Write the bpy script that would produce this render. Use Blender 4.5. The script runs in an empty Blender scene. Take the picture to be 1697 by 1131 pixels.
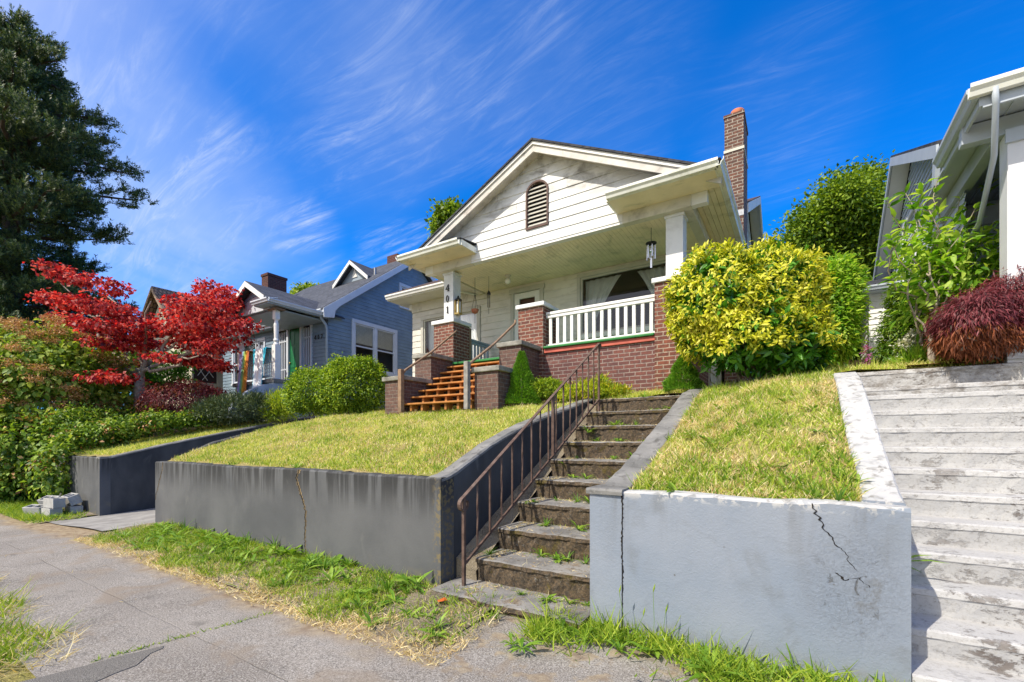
import bpy, bmesh, math, random
import numpy as np
from mathutils import Vector, Matrix
random.seed(7); RNG = np.random.default_rng(7)
SC = bpy.context.scene
COL = SC.collection
R = math.radians

# ------------------------------------------------------------------ camera
cam_d = bpy.data.cameras.new('camera'); cam = bpy.data.objects.new('camera', cam_d); COL.objects.link(cam)
cam_d.sensor_width = 36.0; cam_d.lens = 747.0 / 1697.0 * 36.0
cam_d.shift_x = 0.0; cam_d.shift_y = (730 - 565.5) / 1697.0
cam_d.clip_start = 0.05; cam_d.clip_end = 5000
cam.location = (0, 0, 1.5); cam.rotation_euler = (R(90), 0, R(32.3))
SC.camera = cam

# ------------------------------------------------------------------ view, world and sun
SC.view_settings.view_transform = 'Standard'; SC.view_settings.look = 'None'
SC.view_settings.exposure = 0.28; SC.view_settings.gamma = 1.0; SC.view_settings.use_curve_mapping = False
SUN = Vector((0.30, 0.72, -0.85)).normalized()
sd = bpy.data.lights.new('sun', 'SUN'); sd.energy = 4.6; sd.angle = R(0.5); sd.color = (1.0, 0.92, 0.79)
sun = bpy.data.objects.new('sun', sd); COL.objects.link(sun)
sun.rotation_euler = SUN.to_track_quat('-Z', 'Y').to_euler(); sun.location = (-10, -20, 30)

world = bpy.data.worlds.new('World'); SC.world = world; world.use_nodes = True
def setup_world():
    nt = world.node_tree; N = nt.nodes; L = nt.links; N.clear()
    def nd(t, **k):
        n = N.new(t)
        for a, b in k.items(): setattr(n, a, b)
        return n
    out = nd('ShaderNodeOutputWorld'); bg = nd('ShaderNodeBackground'); L.new(bg.outputs[0], out.inputs[0])
    sky = nd('ShaderNodeTexSky', sky_type='NISHITA'); sky.sun_disc = False
    sky.sun_elevation = R(47.5); sky.sun_rotation = math.atan2(-SUN.x, -SUN.y)
    sky.air_density = 1.0; sky.dust_density = 0.35; sky.ozone_density = 2.2; sky.altitude = 50
    tc = nd('ShaderNodeTexCoord')
    mul = nd('ShaderNodeMix', data_type='RGBA', blend_type='MULTIPLY'); mul.inputs['Factor'].default_value = 1
    mul.inputs['B'].default_value = (0.42, 0.95, 1.42, 1)
    hs = nd('ShaderNodeHueSaturation'); hs.inputs['Saturation'].default_value = 1.12
    L.new(sky.outputs[0], hs.inputs['Color']); L.new(hs.outputs[0], mul.inputs['A'])
    sc_ = nd('ShaderNodeSeparateColor'); L.new(mul.outputs['Result'], sc_.inputs[0]); cc_ = nd('ShaderNodeCombineColor')
    # cirrus: direction projected on a high flat layer
    sep = nd('ShaderNodeSeparateXYZ'); L.new(tc.outputs['Generated'], sep.inputs[0])
    def M(op, a, b=None, c=None):
        m = nd('ShaderNodeMath', operation=op)
        for i, x in enumerate((a, b, c)):
            if x is None: continue
            if isinstance(x, (int, float)): m.inputs[i].default_value = x
            else: L.new(x, m.inputs[i])
        return m.outputs[0]
    zz = M('ADD', M('MAXIMUM', sep.outputs[2], 0.0), 0.18)
    px = M('DIVIDE', sep.outputs[0], zz); py = M('DIVIDE', sep.outputs[1], zz)
    cmb = nd('ShaderNodeCombineXYZ'); L.new(px, cmb.inputs[0]); L.new(py, cmb.inputs[1])
    wn = nd('ShaderNodeTexNoise'); wn.inputs['Scale'].default_value = .9; wn.inputs['Detail'].default_value = 1; L.new(cmb.outputs[0], wn.inputs['Vector'])
    ws1 = nd('ShaderNodeVectorMath', operation='SUBTRACT'); L.new(wn.outputs['Color'], ws1.inputs[0]); ws1.inputs[1].default_value = (.5, .5, .5)
    ws2 = nd('ShaderNodeVectorMath', operation='MULTIPLY_ADD'); L.new(ws1.outputs[0], ws2.inputs[0]); ws2.inputs[1].default_value = (.30, .30, 0); L.new(cmb.outputs[0], ws2.inputs[2]); cmb = ws2
    def noise(scale, sc, rot, det, dist, rough=0.6):
        mp = nd('ShaderNodeMapping'); mp.inputs['Scale'].default_value = sc; mp.inputs['Rotation'].default_value = (0, 0, R(rot))
        L.new(cmb.outputs[0], mp.inputs[0]); n = nd('ShaderNodeTexNoise'); n.inputs['Scale'].default_value = scale
        n.inputs['Detail'].default_value = det; n.inputs['Distortion'].default_value = dist; n.inputs['Roughness'].default_value = rough
        L.new(mp.outputs[0], n.inputs['Vector']); return n.outputs['Fac']
    streak = noise(2.2, (0.55, 2.1, 1), CLD_ROT, 9, 1.1, 0.62)
    fine = noise(7.0, (0.4, 2.4, 1), CLD_ROT + 12, 10, 1.6, 0.7)
    soft = noise(1.1, (1, 1, 1), 10, 5, 0.4)
    def sm(x, a, b):
        m = nd('ShaderNodeMapRange', interpolation_type='SMOOTHSTEP'); m.inputs['From Min'].default_value = a; m.inputs['From Max'].default_value = b
        L.new(x, m.inputs['Value']); return m.outputs[0]
    st = M('MULTIPLY', sm(streak, 0.34, 0.86), M('ADD', M('MULTIPLY', sm(fine, 0.40, 0.72), 1.0), 0.12))
    tot = M('MULTIPLY', st, M('MULTIPLY', sm(soft, 0.42, 0.70), 0.10))
    for (d, w, amp, base) in LOBES:
        dv = nd('ShaderNodeVectorMath', operation='DOT_PRODUCT'); nv = nd('ShaderNodeVectorMath', operation='NORMALIZE')
        L.new(tc.outputs['Generated'], nv.inputs[0]); L.new(nv.outputs[0], dv.inputs[0]); dv.inputs[1].default_value = Vector(d).normalized()
        k = sm(dv.outputs['Value'], math.cos(R(w)), 1.0)
        tot = M('ADD', tot, M('MULTIPLY', k, M('ADD', M('MULTIPLY', st, amp * .46), M('MULTIPLY', sm(soft, 0.2, 0.9), base * .6))))
    # added warm white fill in the unseen sky behind the viewer, lifts shadows
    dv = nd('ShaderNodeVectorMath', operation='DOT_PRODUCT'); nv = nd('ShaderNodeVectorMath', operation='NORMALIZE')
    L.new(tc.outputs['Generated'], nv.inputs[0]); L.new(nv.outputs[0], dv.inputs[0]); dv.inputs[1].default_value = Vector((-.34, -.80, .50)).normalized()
    fill_veil = M('MULTIPLY', sm(dv.outputs['Value'], math.cos(R(78)), math.cos(R(30))), M('ADD', 0.62, M('MULTIPLY', soft, 0.45)))
    fac = M('MINIMUM', tot, 0.85)
    up = M('GREATER_THAN', sep.outputs[2], 0.0)
    L.new(M('MAXIMUM', M('MULTIPLY', M('SUBTRACT', sc_.outputs[0], 0.47), 0.85), 0.02), cc_.inputs[0]); L.new(M('MULTIPLY', sc_.outputs[1], 1.00), cc_.inputs[1]); L.new(M('MULTIPLY', sc_.outputs[2], 1.34), cc_.inputs[2])
    mix = nd('ShaderNodeMix', data_type='RGBA'); L.new(M('MULTIPLY', fac, up), mix.inputs['Factor'])
    L.new(cc_.outputs[0], mix.inputs['A']); mix.inputs['B'].default_value = (5.2, 6.0, 7.6, 1)
    mv = nd('ShaderNodeMix', data_type='RGBA'); L.new(M('MULTIPLY', M('MINIMUM', fill_veil, 1.0), up), mv.inputs['Factor']); L.new(mix.outputs['Result'], mv.inputs['A']); mv.inputs['B'].default_value = (10.0, 9.3, 8.3, 1)
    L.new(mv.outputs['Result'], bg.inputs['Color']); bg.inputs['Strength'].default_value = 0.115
CLD_ROT = 28
def wdir(u, v):
    F = 747.0; a = u - 848.5
    return (-.534 * F + .845 * a, .845 * F + .534 * a, 730 - v)
# directions (world) of the brighter cirrus patches: direction, radius in degrees, streak amount, veil amount
LOBES = [(wdir(200, 230), 11, .6, .34), (wdir(300, 320), 11, .5, .40), (wdir(410, 390), 9, .4, .22), (wdir(240, 490), 13, .6, .62), (wdir(450, 480), 11, .3, .25),
         (wdir(620, 225), 8, 1.3, .05), (wdir(760, 200), 8, .9, .03), (wdir(560, 130), 16, .45, .26), (wdir(505, 395), 4.5, 1.6, .0), (wdir(530, 375), 3.0, 1.2, .0),
         (wdir(650, 415), 5.0, 2.4, .0), (wdir(675, 380), 3.5, 1.6, .0), (wdir(960, 120), 14, .6, .20), (wdir(760, 60), 14, .4, .20), (wdir(1290, 190), 9, .55, .10), (wdir(60, 60), 12, .3, .2)]
setup_world()

# ------------------------------------------------------------------ materials
def newmat(name):
    m = bpy.data.materials.new(name); m.use_nodes = True; return m, m.node_tree.nodes, m.node_tree.links
class G:
    """small node graph helper"""
    def __init__(s, name):
        s.m, s.N, s.L = newmat(name); s.b = s.N['Principled BSDF']; s.out = s.N['Material Output']
        s.b.inputs['Specular IOR Level'].default_value = 0.3
        s.tc = s.N.new('ShaderNodeTexCoord'); s.geo = s.N.new('ShaderNodeNewGeometry')
        s.pos = s.geo.outputs['Position']
    def link(s, a, b): s.L.new(a, b)
    def val(s, sock, x):
        if isinstance(x, (int, float)): sock.default_value = x
        elif isinstance(x, (tuple, list)): sock.default_value = tuple(x) + ((1,) if len(x) == 3 else ())
        else: s.L.new(x, sock)
    def math(s, op, a, b=0.0, c=0.0):
        n = s.N.new('ShaderNodeMath'); n.operation = op
        s.val(n.inputs[0], a); s.val(n.inputs[1], b); s.val(n.inputs[2], c); return n.outputs[0]
    def xyz(s, src=None):
        n = s.N.new('ShaderNodeSeparateXYZ'); s.L.new(src or s.pos, n.inputs[0]); return n.outputs
    def noise(s, scale, det=4, dist=0.0, sc=(1, 1, 1), rough=0.55, src=None, rot=(0, 0, 0)):
        mp = s.N.new('ShaderNodeMapping'); mp.inputs['Scale'].default_value = sc; mp.inputs['Rotation'].default_value = rot
        s.L.new(src or s.pos, mp.inputs[0])
        n = s.N.new('ShaderNodeTexNoise'); n.inputs['Scale'].default_value = scale; n.inputs['Detail'].default_value = det
        n.inputs['Distortion'].default_value = dist; n.inputs['Roughness'].default_value = rough
        s.L.new(mp.outputs[0], n.inputs['Vector']); return n.outputs['Fac']
    def voro(s, scale, feature='F1', sc=(1, 1, 1), src=None):
        mp = s.N.new('ShaderNodeMapping'); mp.inputs['Scale'].default_value = sc; s.L.new(src or s.pos, mp.inputs[0])
        n = s.N.new('ShaderNodeTexVoronoi'); n.feature = feature; n.inputs['Scale'].default_value = scale
        s.L.new(mp.outputs[0], n.inputs['Vector']); return n.outputs['Distance']
    def sm(s, x, a, b, lo=0.0, hi=1.0):
        n = s.N.new('ShaderNodeMapRange'); n.interpolation_type = 'SMOOTHSTEP'
        n.inputs['From Min'].default_value = a; n.inputs['From Max'].default_value = b
        n.inputs['To Min'].default_value = lo; n.inputs['To Max'].default_value = hi
        s.val(n.inputs['Value'], x); return n.outputs[0]
    def mix(s, f, a, b, mode='MIX'):
        n = s.N.new('ShaderNodeMix'); n.data_type = 'RGBA'; n.blend_type = mode
        s.val(n.inputs['Factor'], f); s.val(n.inputs['A'], a); s.val(n.inputs['B'], b); return n.outputs['Result']
    def ramp(s, f, cols):
        n = s.N.new('ShaderNodeValToRGB'); e = n.color_ramp.elements
        while len(e) < len(cols): e.new(0.5)
        for i, (p, c) in enumerate(cols): e[i].position = p; e[i].color = tuple(c) + (1,)
        s.val(n.inputs[0], f); return n.outputs[0]
    def bump(s, h, strength=0.3, dist=0.01):
        n = s.N.new('ShaderNodeBump'); n.inputs['Strength'].default_value = strength; n.inputs['Distance'].default_value = dist
        s.L.new(h, n.inputs['Height']); s.L.new(n.outputs[0], s.b.inputs['Normal']); return n.outputs[0]
    def fin(s, col, rough=0.7, metal=0.0, spec=None):
        s.val(s.b.inputs['Base Color'], col); s.val(s.b.inputs['Roughness'], rough); s.b.inputs['Metallic'].default_value = metal
        if spec is not None: s.b.inputs['Specular IOR Level'].default_value = spec
        return s.m
MATS = {}
def plain(name, col, rough=0.6, var=0.18, scale=4.0, bump=0.15, bscale=60.0, bd=0.004, metal=0.0, grime=None, gamt=0.0, spec=None):
    g = G(name); n = g.noise(scale, 5)
    lo = tuple(c * (1 - var) for c in col); hi = tuple(min(1, c * (1 + var)) for c in col)
    c = g.mix(g.sm(n, .3, .7), lo, hi)
    if grime:
        gm = g.noise(2.3, 8, 0.6, (1, 1, 1), 0.68); c = g.mix(g.sm(gm, .50, .74, 0, gamt), c, grime)
    g.bump(g.noise(bscale, 4), bump, bd)
    MATS[name] = g.fin(c, rough, metal, spec); return g.m

def brickmat(name, c1, c2, mortar, w=0.205, h=0.072, ms=0.010, dirt=0.3, dark=(0.05, 0.035, 0.035)):
    g = G(name); uv = g.tc.outputs['UV']
    b = g.N.new('ShaderNodeTexBrick'); b.inputs['Scale'].default_value = 1; b.inputs['Brick Width'].default_value = w
    b.inputs['Row Height'].default_value = h; b.inputs['Mortar Size'].default_value = ms; b.inputs['Mortar Smooth'].default_value = 0.25
    b.inputs['Bias'].default_value = -0.1
    b.inputs['Color1'].default_value = (*c1, 1); b.inputs['Color2'].default_value = (*c2, 1); b.inputs['Mortar'].default_value = (*mortar, 1)
    wob = g.noise(14, 2, src=uv); off = g.N.new('ShaderNodeVectorMath'); off.operation = 'ADD'
    cm = g.N.new('ShaderNodeCombineXYZ'); g.link(g.math('MULTIPLY', wob, .012), cm.inputs[0]); g.link(g.math('MULTIPLY', wob, .010), cm.inputs[1])
    g.link(uv, off.inputs[0]); g.link(cm.outputs[0], off.inputs[1]); g.link(off.outputs[0], b.inputs['Vector'])
    c = g.mix(g.sm(g.noise(22, 4), .3, .7, 0, .5), b.outputs['Color'], dark)
    c = g.mix(g.sm(g.noise(1.3, 6, .5), .45, .75, 0, dirt), c, dark)
    c = g.mix(g.sm(g.noise(3.1, 7, 1.0), .60, .80, 0, .45), c, mortar)
    inv = g.math('SUBTRACT', 1.0, b.outputs['Fac'])
    g.bump(g.math('ADD', g.math('MULTIPLY', inv, 1.0), g.math('MULTIPLY', g.noise(70, 4), .35)), .8, .008)
    MATS[name] = g.fin(c, 0.85); return g.m

def leafmat(name, cols, trans=0.3, rough=0.5, spec=0.35, tcol=None):
    g = G(name); rnd = g.geo.outputs['Random Per Island']
    n = g.noise(1.7, 3)
    f = g.math('ADD', g.math('MULTIPLY', rnd, .8), g.math('MULTIPLY', g.math('SUBTRACT', n, .4), .6))
    k = len(cols); c = g.ramp(f, [((i + .2) / k, cc) for i, cc in enumerate(cols)])
    g.fin(c, rough, 0, spec)
    tr = g.N.new('ShaderNodeBsdfTranslucent'); t2 = g.mix(1.0, c, tcol or (1.5, 1.5, 0.7), 'MULTIPLY'); g.link(t2, tr.inputs[0])
    mx = g.N.new('ShaderNodeMixShader'); mx.inputs[0].default_value = trans
    g.link(g.b.outputs[0], mx.inputs[1]); g.link(tr.outputs[0], mx.inputs[2]); g.link(mx.outputs[0], g.out.inputs[0])
    MATS[name] = g.m; return g.m

def build_materials():
    # retaining wall concrete, dark grey paint with run marks below the top edge
    g = G('grey_wall'); x, y, z = g.xyz(); n = g.noise(1.2, 6, .3)
    c = g.mix(g.sm(n, .3, .7), (.084, .087, .092), (.125, .127, .130))
    runs = g.noise(9, 5, .2, (1, 1, .09)); topm = g.sm(z, .62, 1.10)
    fine = g.noise(26, 3, .1, (1, 1, .05))
    c = g.mix(g.math('MULTIPLY', g.sm(g.math('ADD', g.math('MULTIPLY', runs, .6), g.math('MULTIPLY', fine, .4)), .40, .56), g.math('MULTIPLY', topm, .85)), c, (.026, .026, .026))
    moss = g.math('MULTIPLY', g.sm(g.noise(5, 6, .5), .5, .7), g.sm(z, .30, -.05)); c = g.mix(g.math('MULTIPLY', moss, .7), c, (.20, .17, .10))
    c = g.mix(g.sm(g.noise(2.5, 8, .8), .62, .8, 0, .5), c, (.18, .18, .17))
    lich = g.math('MULTIPLY', g.sm(x, -3.10, -2.965), g.sm(g.noise(22, 8, .4), .46, .60)); c = g.mix(g.math('MULTIPLY', lich, .8), c, (.20, .155, .07))
    g.bump(g.noise(45, 6, 0, (1, 1, 1), .7), .35, .006); MATS['grey_wall'] = g.fin(c, .8)
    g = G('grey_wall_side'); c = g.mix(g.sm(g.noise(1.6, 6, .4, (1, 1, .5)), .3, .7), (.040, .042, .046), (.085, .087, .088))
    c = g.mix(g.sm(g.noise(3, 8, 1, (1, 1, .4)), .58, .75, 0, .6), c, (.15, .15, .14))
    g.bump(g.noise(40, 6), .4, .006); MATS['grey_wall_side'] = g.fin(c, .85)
    g = G('cap_concrete'); c = g.mix(g.sm(g.noise(2.3, 7, .5), .3, .7), (.13, .13, .125), (.25, .245, .235))
    c = g.mix(g.sm(g.noise(9, 8, .6), .52, .7, 0, .8), c, (.075, .072, .065)); c = g.mix(g.sm(g.noise(60, 3), .56, .7, 0, .4), c, (.34, .33, .31))
    g.bump(g.noise(55, 6, 0, (1, 1, 1), .7), .55, .008); MATS['cap_concrete'] = g.fin(c, .9)
    # blue-grey painted wall
    g = G('blue_wall'); x, y, z = g.xyz(); nz = g.xyz(g.geo.outputs['Normal'])[2]
    c = g.mix(g.sm(g.noise(1.1, 5, .3), .3, .7), (.205, .245, .305), (.255, .285, .335))
    c = g.mix(g.sm(g.noise(3.4, 9, .6), .50, .76, 0, .5), c, (.15, .16, .165))
    dx = g.math('SUBTRACT', x, .28); dz = g.math('SUBTRACT', z, .62)
    rr = g.math('SQRT', g.math('ADD', g.math('MULTIPLY', g.math('MULTIPLY', dx, dx), 2.2), g.math('MULTIPLY', dz, dz)))
    pt = g.math('MULTIPLY', g.sm(rr, .42, .05), g.sm(g.noise(11, 9, 1.3, (1, 1, .8), .7), .56, .66))
    c = g.mix(g.math('MULTIPLY', pt, .85), c, (.075, .07, .06))
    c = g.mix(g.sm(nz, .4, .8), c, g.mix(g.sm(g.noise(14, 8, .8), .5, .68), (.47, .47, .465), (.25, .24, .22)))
    drip = g.math('MULTIPLY', g.sm(g.noise(7, 5, .3, (1, 1, .12)), .52, .70), g.sm(z, .45, 1.1)); c = g.mix(g.math('MULTIPLY', drip, .35), c, (.13, .13, .125))
    chip = g.math('MULTIPLY', g.sm(g.noise(16, 9, .4), .50, .57), g.sm(z, 1.04, 1.115)); c = g.mix(chip, c, (.50, .49, .47))
    low = g.math('MULTIPLY', g.sm(g.noise(9, 8, .4), .44, .60), g.sm(z, .22, .0)); c = g.mix(g.math('MULTIPLY', low, .6), c, (.22, .19, .14))
    rgh = g.math('MULTIPLY', g.sm(rr, .60, .10), g.sm(g.noise(70, 9, .1, (1, 1, 1), .8), .44, .62)); c = g.mix(g.math('MULTIPLY', rgh, .30), c, (.16, .165, .17)); c = g.mix(g.math('MULTIPLY', g.sm(g.noise(4.5, 10, .25, (1, 1, .7), .7), .56, .66), g.math('MULTIPLY', g.sm(rr, .75, .2), .5)), c, (.14, .135, .12))
    pit = g.sm(g.voro(9), .10, .02); c = g.mix(g.math('MULTIPLY', pit, g.sm(g.noise(2, 3), .5, .6)), c, (.12, .12, .12))
    h = g.math('ADD', g.math('ADD', g.noise(60, 8, .1, (1, 1, 1), .75), g.math('MULTIPLY', rgh, .5)), g.math('MULTIPLY', g.noise(7, 5, .5), 1.2))
    g.bump(g.math('SUBTRACT', h, g.math('MULTIPLY', pt, 1.5)), .55, .008); MATS['blue_wall'] = g.fin(c, .65)
    # white painted steps, worn
    g = G('white_step'); x, y, z = g.xyz()
    c = g.mix(g.sm(g.noise(2, 5, .3), .3, .7), (.43, .425, .42), (.50, .495, .485)); c = g.mix(g.sm(g.noise(40, 9, .1, (1, 1, 1), .8), .50, .62, 0, .6), c, (.30, .285, .265))
    w1 = g.sm(g.noise(7, 11, .2, (.75, 1, 1.3), .78), .54, .59); w2 = g.sm(g.noise(.9, 4, .2), .40, .62)
    c = g.mix(g.math('MULTIPLY', w1, g.math('MULTIPLY', w2, .95)), c, (.13, .105, .09))
    w3 = g.sm(g.noise(45, 8, .1, (1, 1, 1), .75), .60, .66); c = g.mix(g.math('MULTIPLY', w3, .6), c, (.22, .19, .17))
    hi = g.sm(z, 1.96, 2.02); c = g.mix(g.math('MULTIPLY', hi, g.sm(g.noise(8, 10, .2, (.7, 1, 1.2), .78), .42, .60, 0, .8)), c, (.17, .15, .13))
    w4 = g.sm(g.noise(13, 10, .15, (.8, 1, 1.3), .8), .575, .625); c = g.mix(g.math('MULTIPLY', w4, g.math('MULTIPLY', g.sm(g.noise(1.4, 4), .42, .58), .85)), c, (.12, .10, .085))
    g.bump(g.math('SUBTRACT', g.noise(48, 8, .1, (1, 1, 1), .75), g.math('MULTIPLY', w1, .8)), .6, .007); MATS['white_step'] = g.fin(c, .75)
    # old mossy steps: grey treads, brown lichen risers
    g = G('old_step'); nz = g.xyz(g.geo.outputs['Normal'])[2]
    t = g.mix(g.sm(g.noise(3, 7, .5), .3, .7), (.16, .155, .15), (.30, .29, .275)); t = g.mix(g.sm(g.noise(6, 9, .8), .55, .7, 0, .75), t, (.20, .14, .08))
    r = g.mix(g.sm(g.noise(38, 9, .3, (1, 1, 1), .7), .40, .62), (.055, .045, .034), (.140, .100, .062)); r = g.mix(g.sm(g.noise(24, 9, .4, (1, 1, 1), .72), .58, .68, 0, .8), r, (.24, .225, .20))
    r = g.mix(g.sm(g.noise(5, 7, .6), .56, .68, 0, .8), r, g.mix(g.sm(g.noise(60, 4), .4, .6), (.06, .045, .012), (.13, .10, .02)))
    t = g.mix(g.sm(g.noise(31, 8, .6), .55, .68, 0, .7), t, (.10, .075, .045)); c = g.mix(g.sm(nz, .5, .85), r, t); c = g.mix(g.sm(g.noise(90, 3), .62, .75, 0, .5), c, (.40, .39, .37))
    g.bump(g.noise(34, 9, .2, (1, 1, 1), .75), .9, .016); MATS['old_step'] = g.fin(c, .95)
    # sidewalk
    g = G('sidewalk'); x, y, z = g.xyz()
    c = g.mix(g.sm(g.noise(.8, 6, .4), .3, .7), (.20, .178, .155), (.295, .268, .238))
    c = g.mix(g.sm(g.noise(7, 9, .6), .52, .72, 0, .5), c, (.165, .155, .145))
    sp = g.noise(95, 4, 0, (1, 1, 1), .85); c = g.mix(g.sm(sp, .52, .60, 0, .85), c, (.46, .44, .41)); c = g.mix(g.sm(sp, .47, .39, 0, .9), c, (.06, .056, .052)); c = g.mix(g.sm(g.noise(38, 5, 0, (1, 1, 1), .8), .55, .66, 0, .45), c, (.11, .10, .09))
    wob = g.math('MULTIPLY', g.math('SUBTRACT', g.noise(2.2, 7, .5), .5), .05); wobf = g.math('MULTIPLY', g.math('SUBTRACT', g.noise(25, 4), .5), .014)
    wb = g.math('ADD', wob, wobf)
    def line(coord, at, w): return g.sm(g.math('ABSOLUTE', g.math('SUBTRACT', g.math('ADD', coord, wb), at)), w, w * .3)
    j = None
    for a in (-16.9, -15.3, -13.6, -12.0, -10.3, -8.62, -6.95, -5.28, -2.05, -.4, 1.2, 2.8, 4.5):
        l = line(x, a, .008); j = l if j is None else g.math('MAXIMUM', j, l)
    j = g.math('MAXIMUM', j, g.math('MULTIPLY', line(y, 1.62, .007), g.sm(g.noise(1.1, 2), .3, .5)))
    c = g.mix(g.math('MULTIPLY', j, g.sm(g.noise(.9, 3), .42, .6, .06, .5)), c, (.08, .07, .05)); c = g.mix(g.sm(g.noise(1.9, 8, .9), .52, .66, 0, .55), c, (.24, .19, .14)); c = g.mix(g.sm(g.noise(4.2, 9, .5), .62, .72, 0, .6), c, (.13, .12, .105))
    dirt = g.math('MULTIPLY', g.sm(g.math('ADD', y, g.math('MULTIPLY', g.noise(2.6, 7, .6), .55)), 2.28, 2.62), 1.0)
    dirt = g.math('MULTIPLY', dirt, g.math('MAXIMUM', g.sm(x, -1.9, -2.5), g.math('MULTIPLY', g.sm(g.noise(5, 7), .5, .6), .7)))
    c = g.mix(dirt, c, g.mix(g.sm(g.noise(12, 8), .35, .65), (.20, .14, .085), (.36, .29, .19)))
    dl = g.math('MULTIPLY', g.sm(g.math('SUBTRACT', g.math('MULTIPLY', g.noise(2.6, 7, .6), .4), y), -.72, -.92), 1.0)
    j = g.math('MULTIPLY', j, .4)
    g.bump(g.math('SUBTRACT', g.math('ADD', sp, g.math('MULTIPLY', g.noise(6, 6), .5)), g.math('MULTIPLY', j, 3)), .55, .006); MATS['sidewalk'] = g.fin(c, .9)
    g = G('asphalt'); c = g.mix(g.sm(g.noise(200, 3), .4, .65), (.09, .085, .078), (.25, .235, .215)); c = g.mix(g.sm(g.noise(3, 6), .5, .7, 0, .5), c, (.16, .15, .14))
    g.bump(g.noise(160, 3), .6, .006); MATS['asphalt'] = g.fin(c, .9)
    g = G('driveway_concrete'); c = g.mix(g.sm(g.noise(2, 7, .5), .3, .7), (.22, .21, .20), (.34, .33, .31)); c = g.mix(g.sm(g.noise(5, 8, .8), .55, .75, 0, .6), c, (.12, .11, .10))
    g.bump(g.noise(90, 4), .4, .005); MATS['driveway_concrete'] = g.fin(c, .9)
    # soils and turf base
    g = G('turf'); c = g.mix(g.sm(g.noise(1.6, 7, .5), .35, .65), (.42, .33, .14), (.28, .28, .07)); c = g.mix(g.sm(g.noise(5, 8, .5), .55, .72), c, (.26, .19, .09))
    c = g.mix(g.sm(g.noise(60, 4), .35, .65, 0, .6), c, (.10, .09, .03)); g.bump(g.noise(70, 5), .9, .02); MATS['turf'] = g.fin(c, 1.0)
    g = G('soil'); c = g.mix(g.sm(g.noise(4, 8, .5), .35, .65), (.13, .10, .065), (.29, .24, .165)); c = g.mix(g.sm(g.noise(80, 4), .4, .65, 0, .7), c, (.36, .31, .23))
    g.bump(g.noise(40, 8, 0, (1, 1, 1), .7), 1.0, .03); MATS['soil'] = g.fin(c, 1.0)
    plain('bark_mulch', (.20, .075, .035), .95, .5, 25, 1.0, 60, .03)
    # brick kinds
    brickmat('brick_red', (.25, .080, .048), (.145, .052, .040), (.42, .33, .26), dirt=.32)
    brickmat('brick_base', (.22, .078, .060), (.125, .055, .052), (.34, .27, .24), dirt=.45, dark=(.085, .048, .052))
    brickmat('brick_old', (.19, .105, .080), (.115, .065, .055), (.24, .20, .165), dirt=.45, ms=.007)
    brickmat('brick_chimney', (.20, .085, .055), (.105, .055, .042), (.38, .33, .27), dirt=.45, ms=.012)
    brickmat('brick_far', (.13, .035, .03), (.075, .025, .022), (.16, .10, .08), dirt=.4)
    brickmat('shingle_dark', (.040, .043, .052), (.075, .08, .095), (.016, .016, .02), w=.30, h=.14, ms=.008, dirt=.2, dark=(.03, .03, .035))
    brickmat('shingle_blue', (.055, .062, .082), (.105, .115, .145), (.03, .032, .042), w=.30, h=.14, ms=.008, dirt=.2, dark=(.05, .055, .065))
    brickmat('shingle_brown', (.09, .055, .04), (.13, .085, .065), (.03, .02, .018), w=.30, h=.14, ms=.008, dirt=.3)
    brickmat('cedar_shake', (.32, .20, .13), (.24, .145, .095), (.035, .022, .018), w=.16, h=.26, ms=.020, dirt=.35, dark=(.10, .065, .045))
    # painted wood
    g = G('white_siding'); x, y, z = g.xyz()
    c = g.mix(g.sm(g.noise(1.5, 5, .2), .3, .7), (.70, .70, .685), (.78, .78, .765))
    gr = g.math('MULTIPLY', g.sm(g.noise(1.7, 8, .5, (1, 1, 1.6), .62), .42, .68), g.sm(z, 5.75, 6.7, .12, .95))
    c = g.mix(gr, c, (.26, .245, .22)); c = g.mix(g.sm(g.noise(4, 7, .4, (.6, .6, 3)), .55, .8, 0, .3), c, (.45, .42, .36))
    jn = g.sm(g.noise(3, 3), .65, .8); g.bump(g.noise(20, 5, 0, (.3, .3, 3)), .2, .004); MATS['white_siding'] = g.fin(c, .55)
    g = G('porch_siding'); c = g.mix(g.sm(g.noise(1.5, 5, .2), .3, .7), (.62, .585, .51), (.71, .68, .61)); c = g.mix(g.sm(g.noise(3, 8, .5, (1, 1, 3)), .5, .75, 0, .5), c, (.40, .38, .33))
    g.bump(g.noise(20, 5, 0, (.3, .3, 3)), .2, .004); MATS['porch_siding'] = g.fin(c, .55)
    plain('white_paint', (.78, .77, .74), .45, .05, 3, .12, 30, .003, grime=(.45, .42, .36), gamt=.30)
    plain('column_paint', (.72, .725, .73), .6, .07, 3, .35, 45, .004, grime=(.42, .41, .38), gamt=.45)
    plain('trim_dirty', (.60, .57, .48), .55, .08, 3, .15, 30, .003, grime=(.26, .24, .19), gamt=.75)
    plain('soffit_cream', (.80, .71, .50), .5, .07, 2.5, .1, 30, .003, grime=(.30, .30, .17), gamt=.6)
    plain('soffit_white', (.74, .72, .64), .5, .05, 2.5, .1, 30, .003, grime=(.42, .39, .30), gamt=.4)
    plain('bargeboard_weathered', (.60, .57, .52), .6, .12, 5, .2, 30, .003, grime=(.20, .17, .14), gamt=.85)
    plain('gutter_paint', (.74, .75, .68), .35, .06, 3, .1, 20, .002, grime=(.35, .36, .26), gamt=.7)
    plain('casing_tan', (.50, .48, .42), .5, .08, 3, .1, 30, .003, grime=(.3, .28, .22), gamt=.3)
    plain('green_paint', (.035, .20, .055), .4, .15, 6, .1, 40, .002)
    plain('red_paint', (.50, .12, .085), .6, .15, 6, .2, 40, .003)
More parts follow.
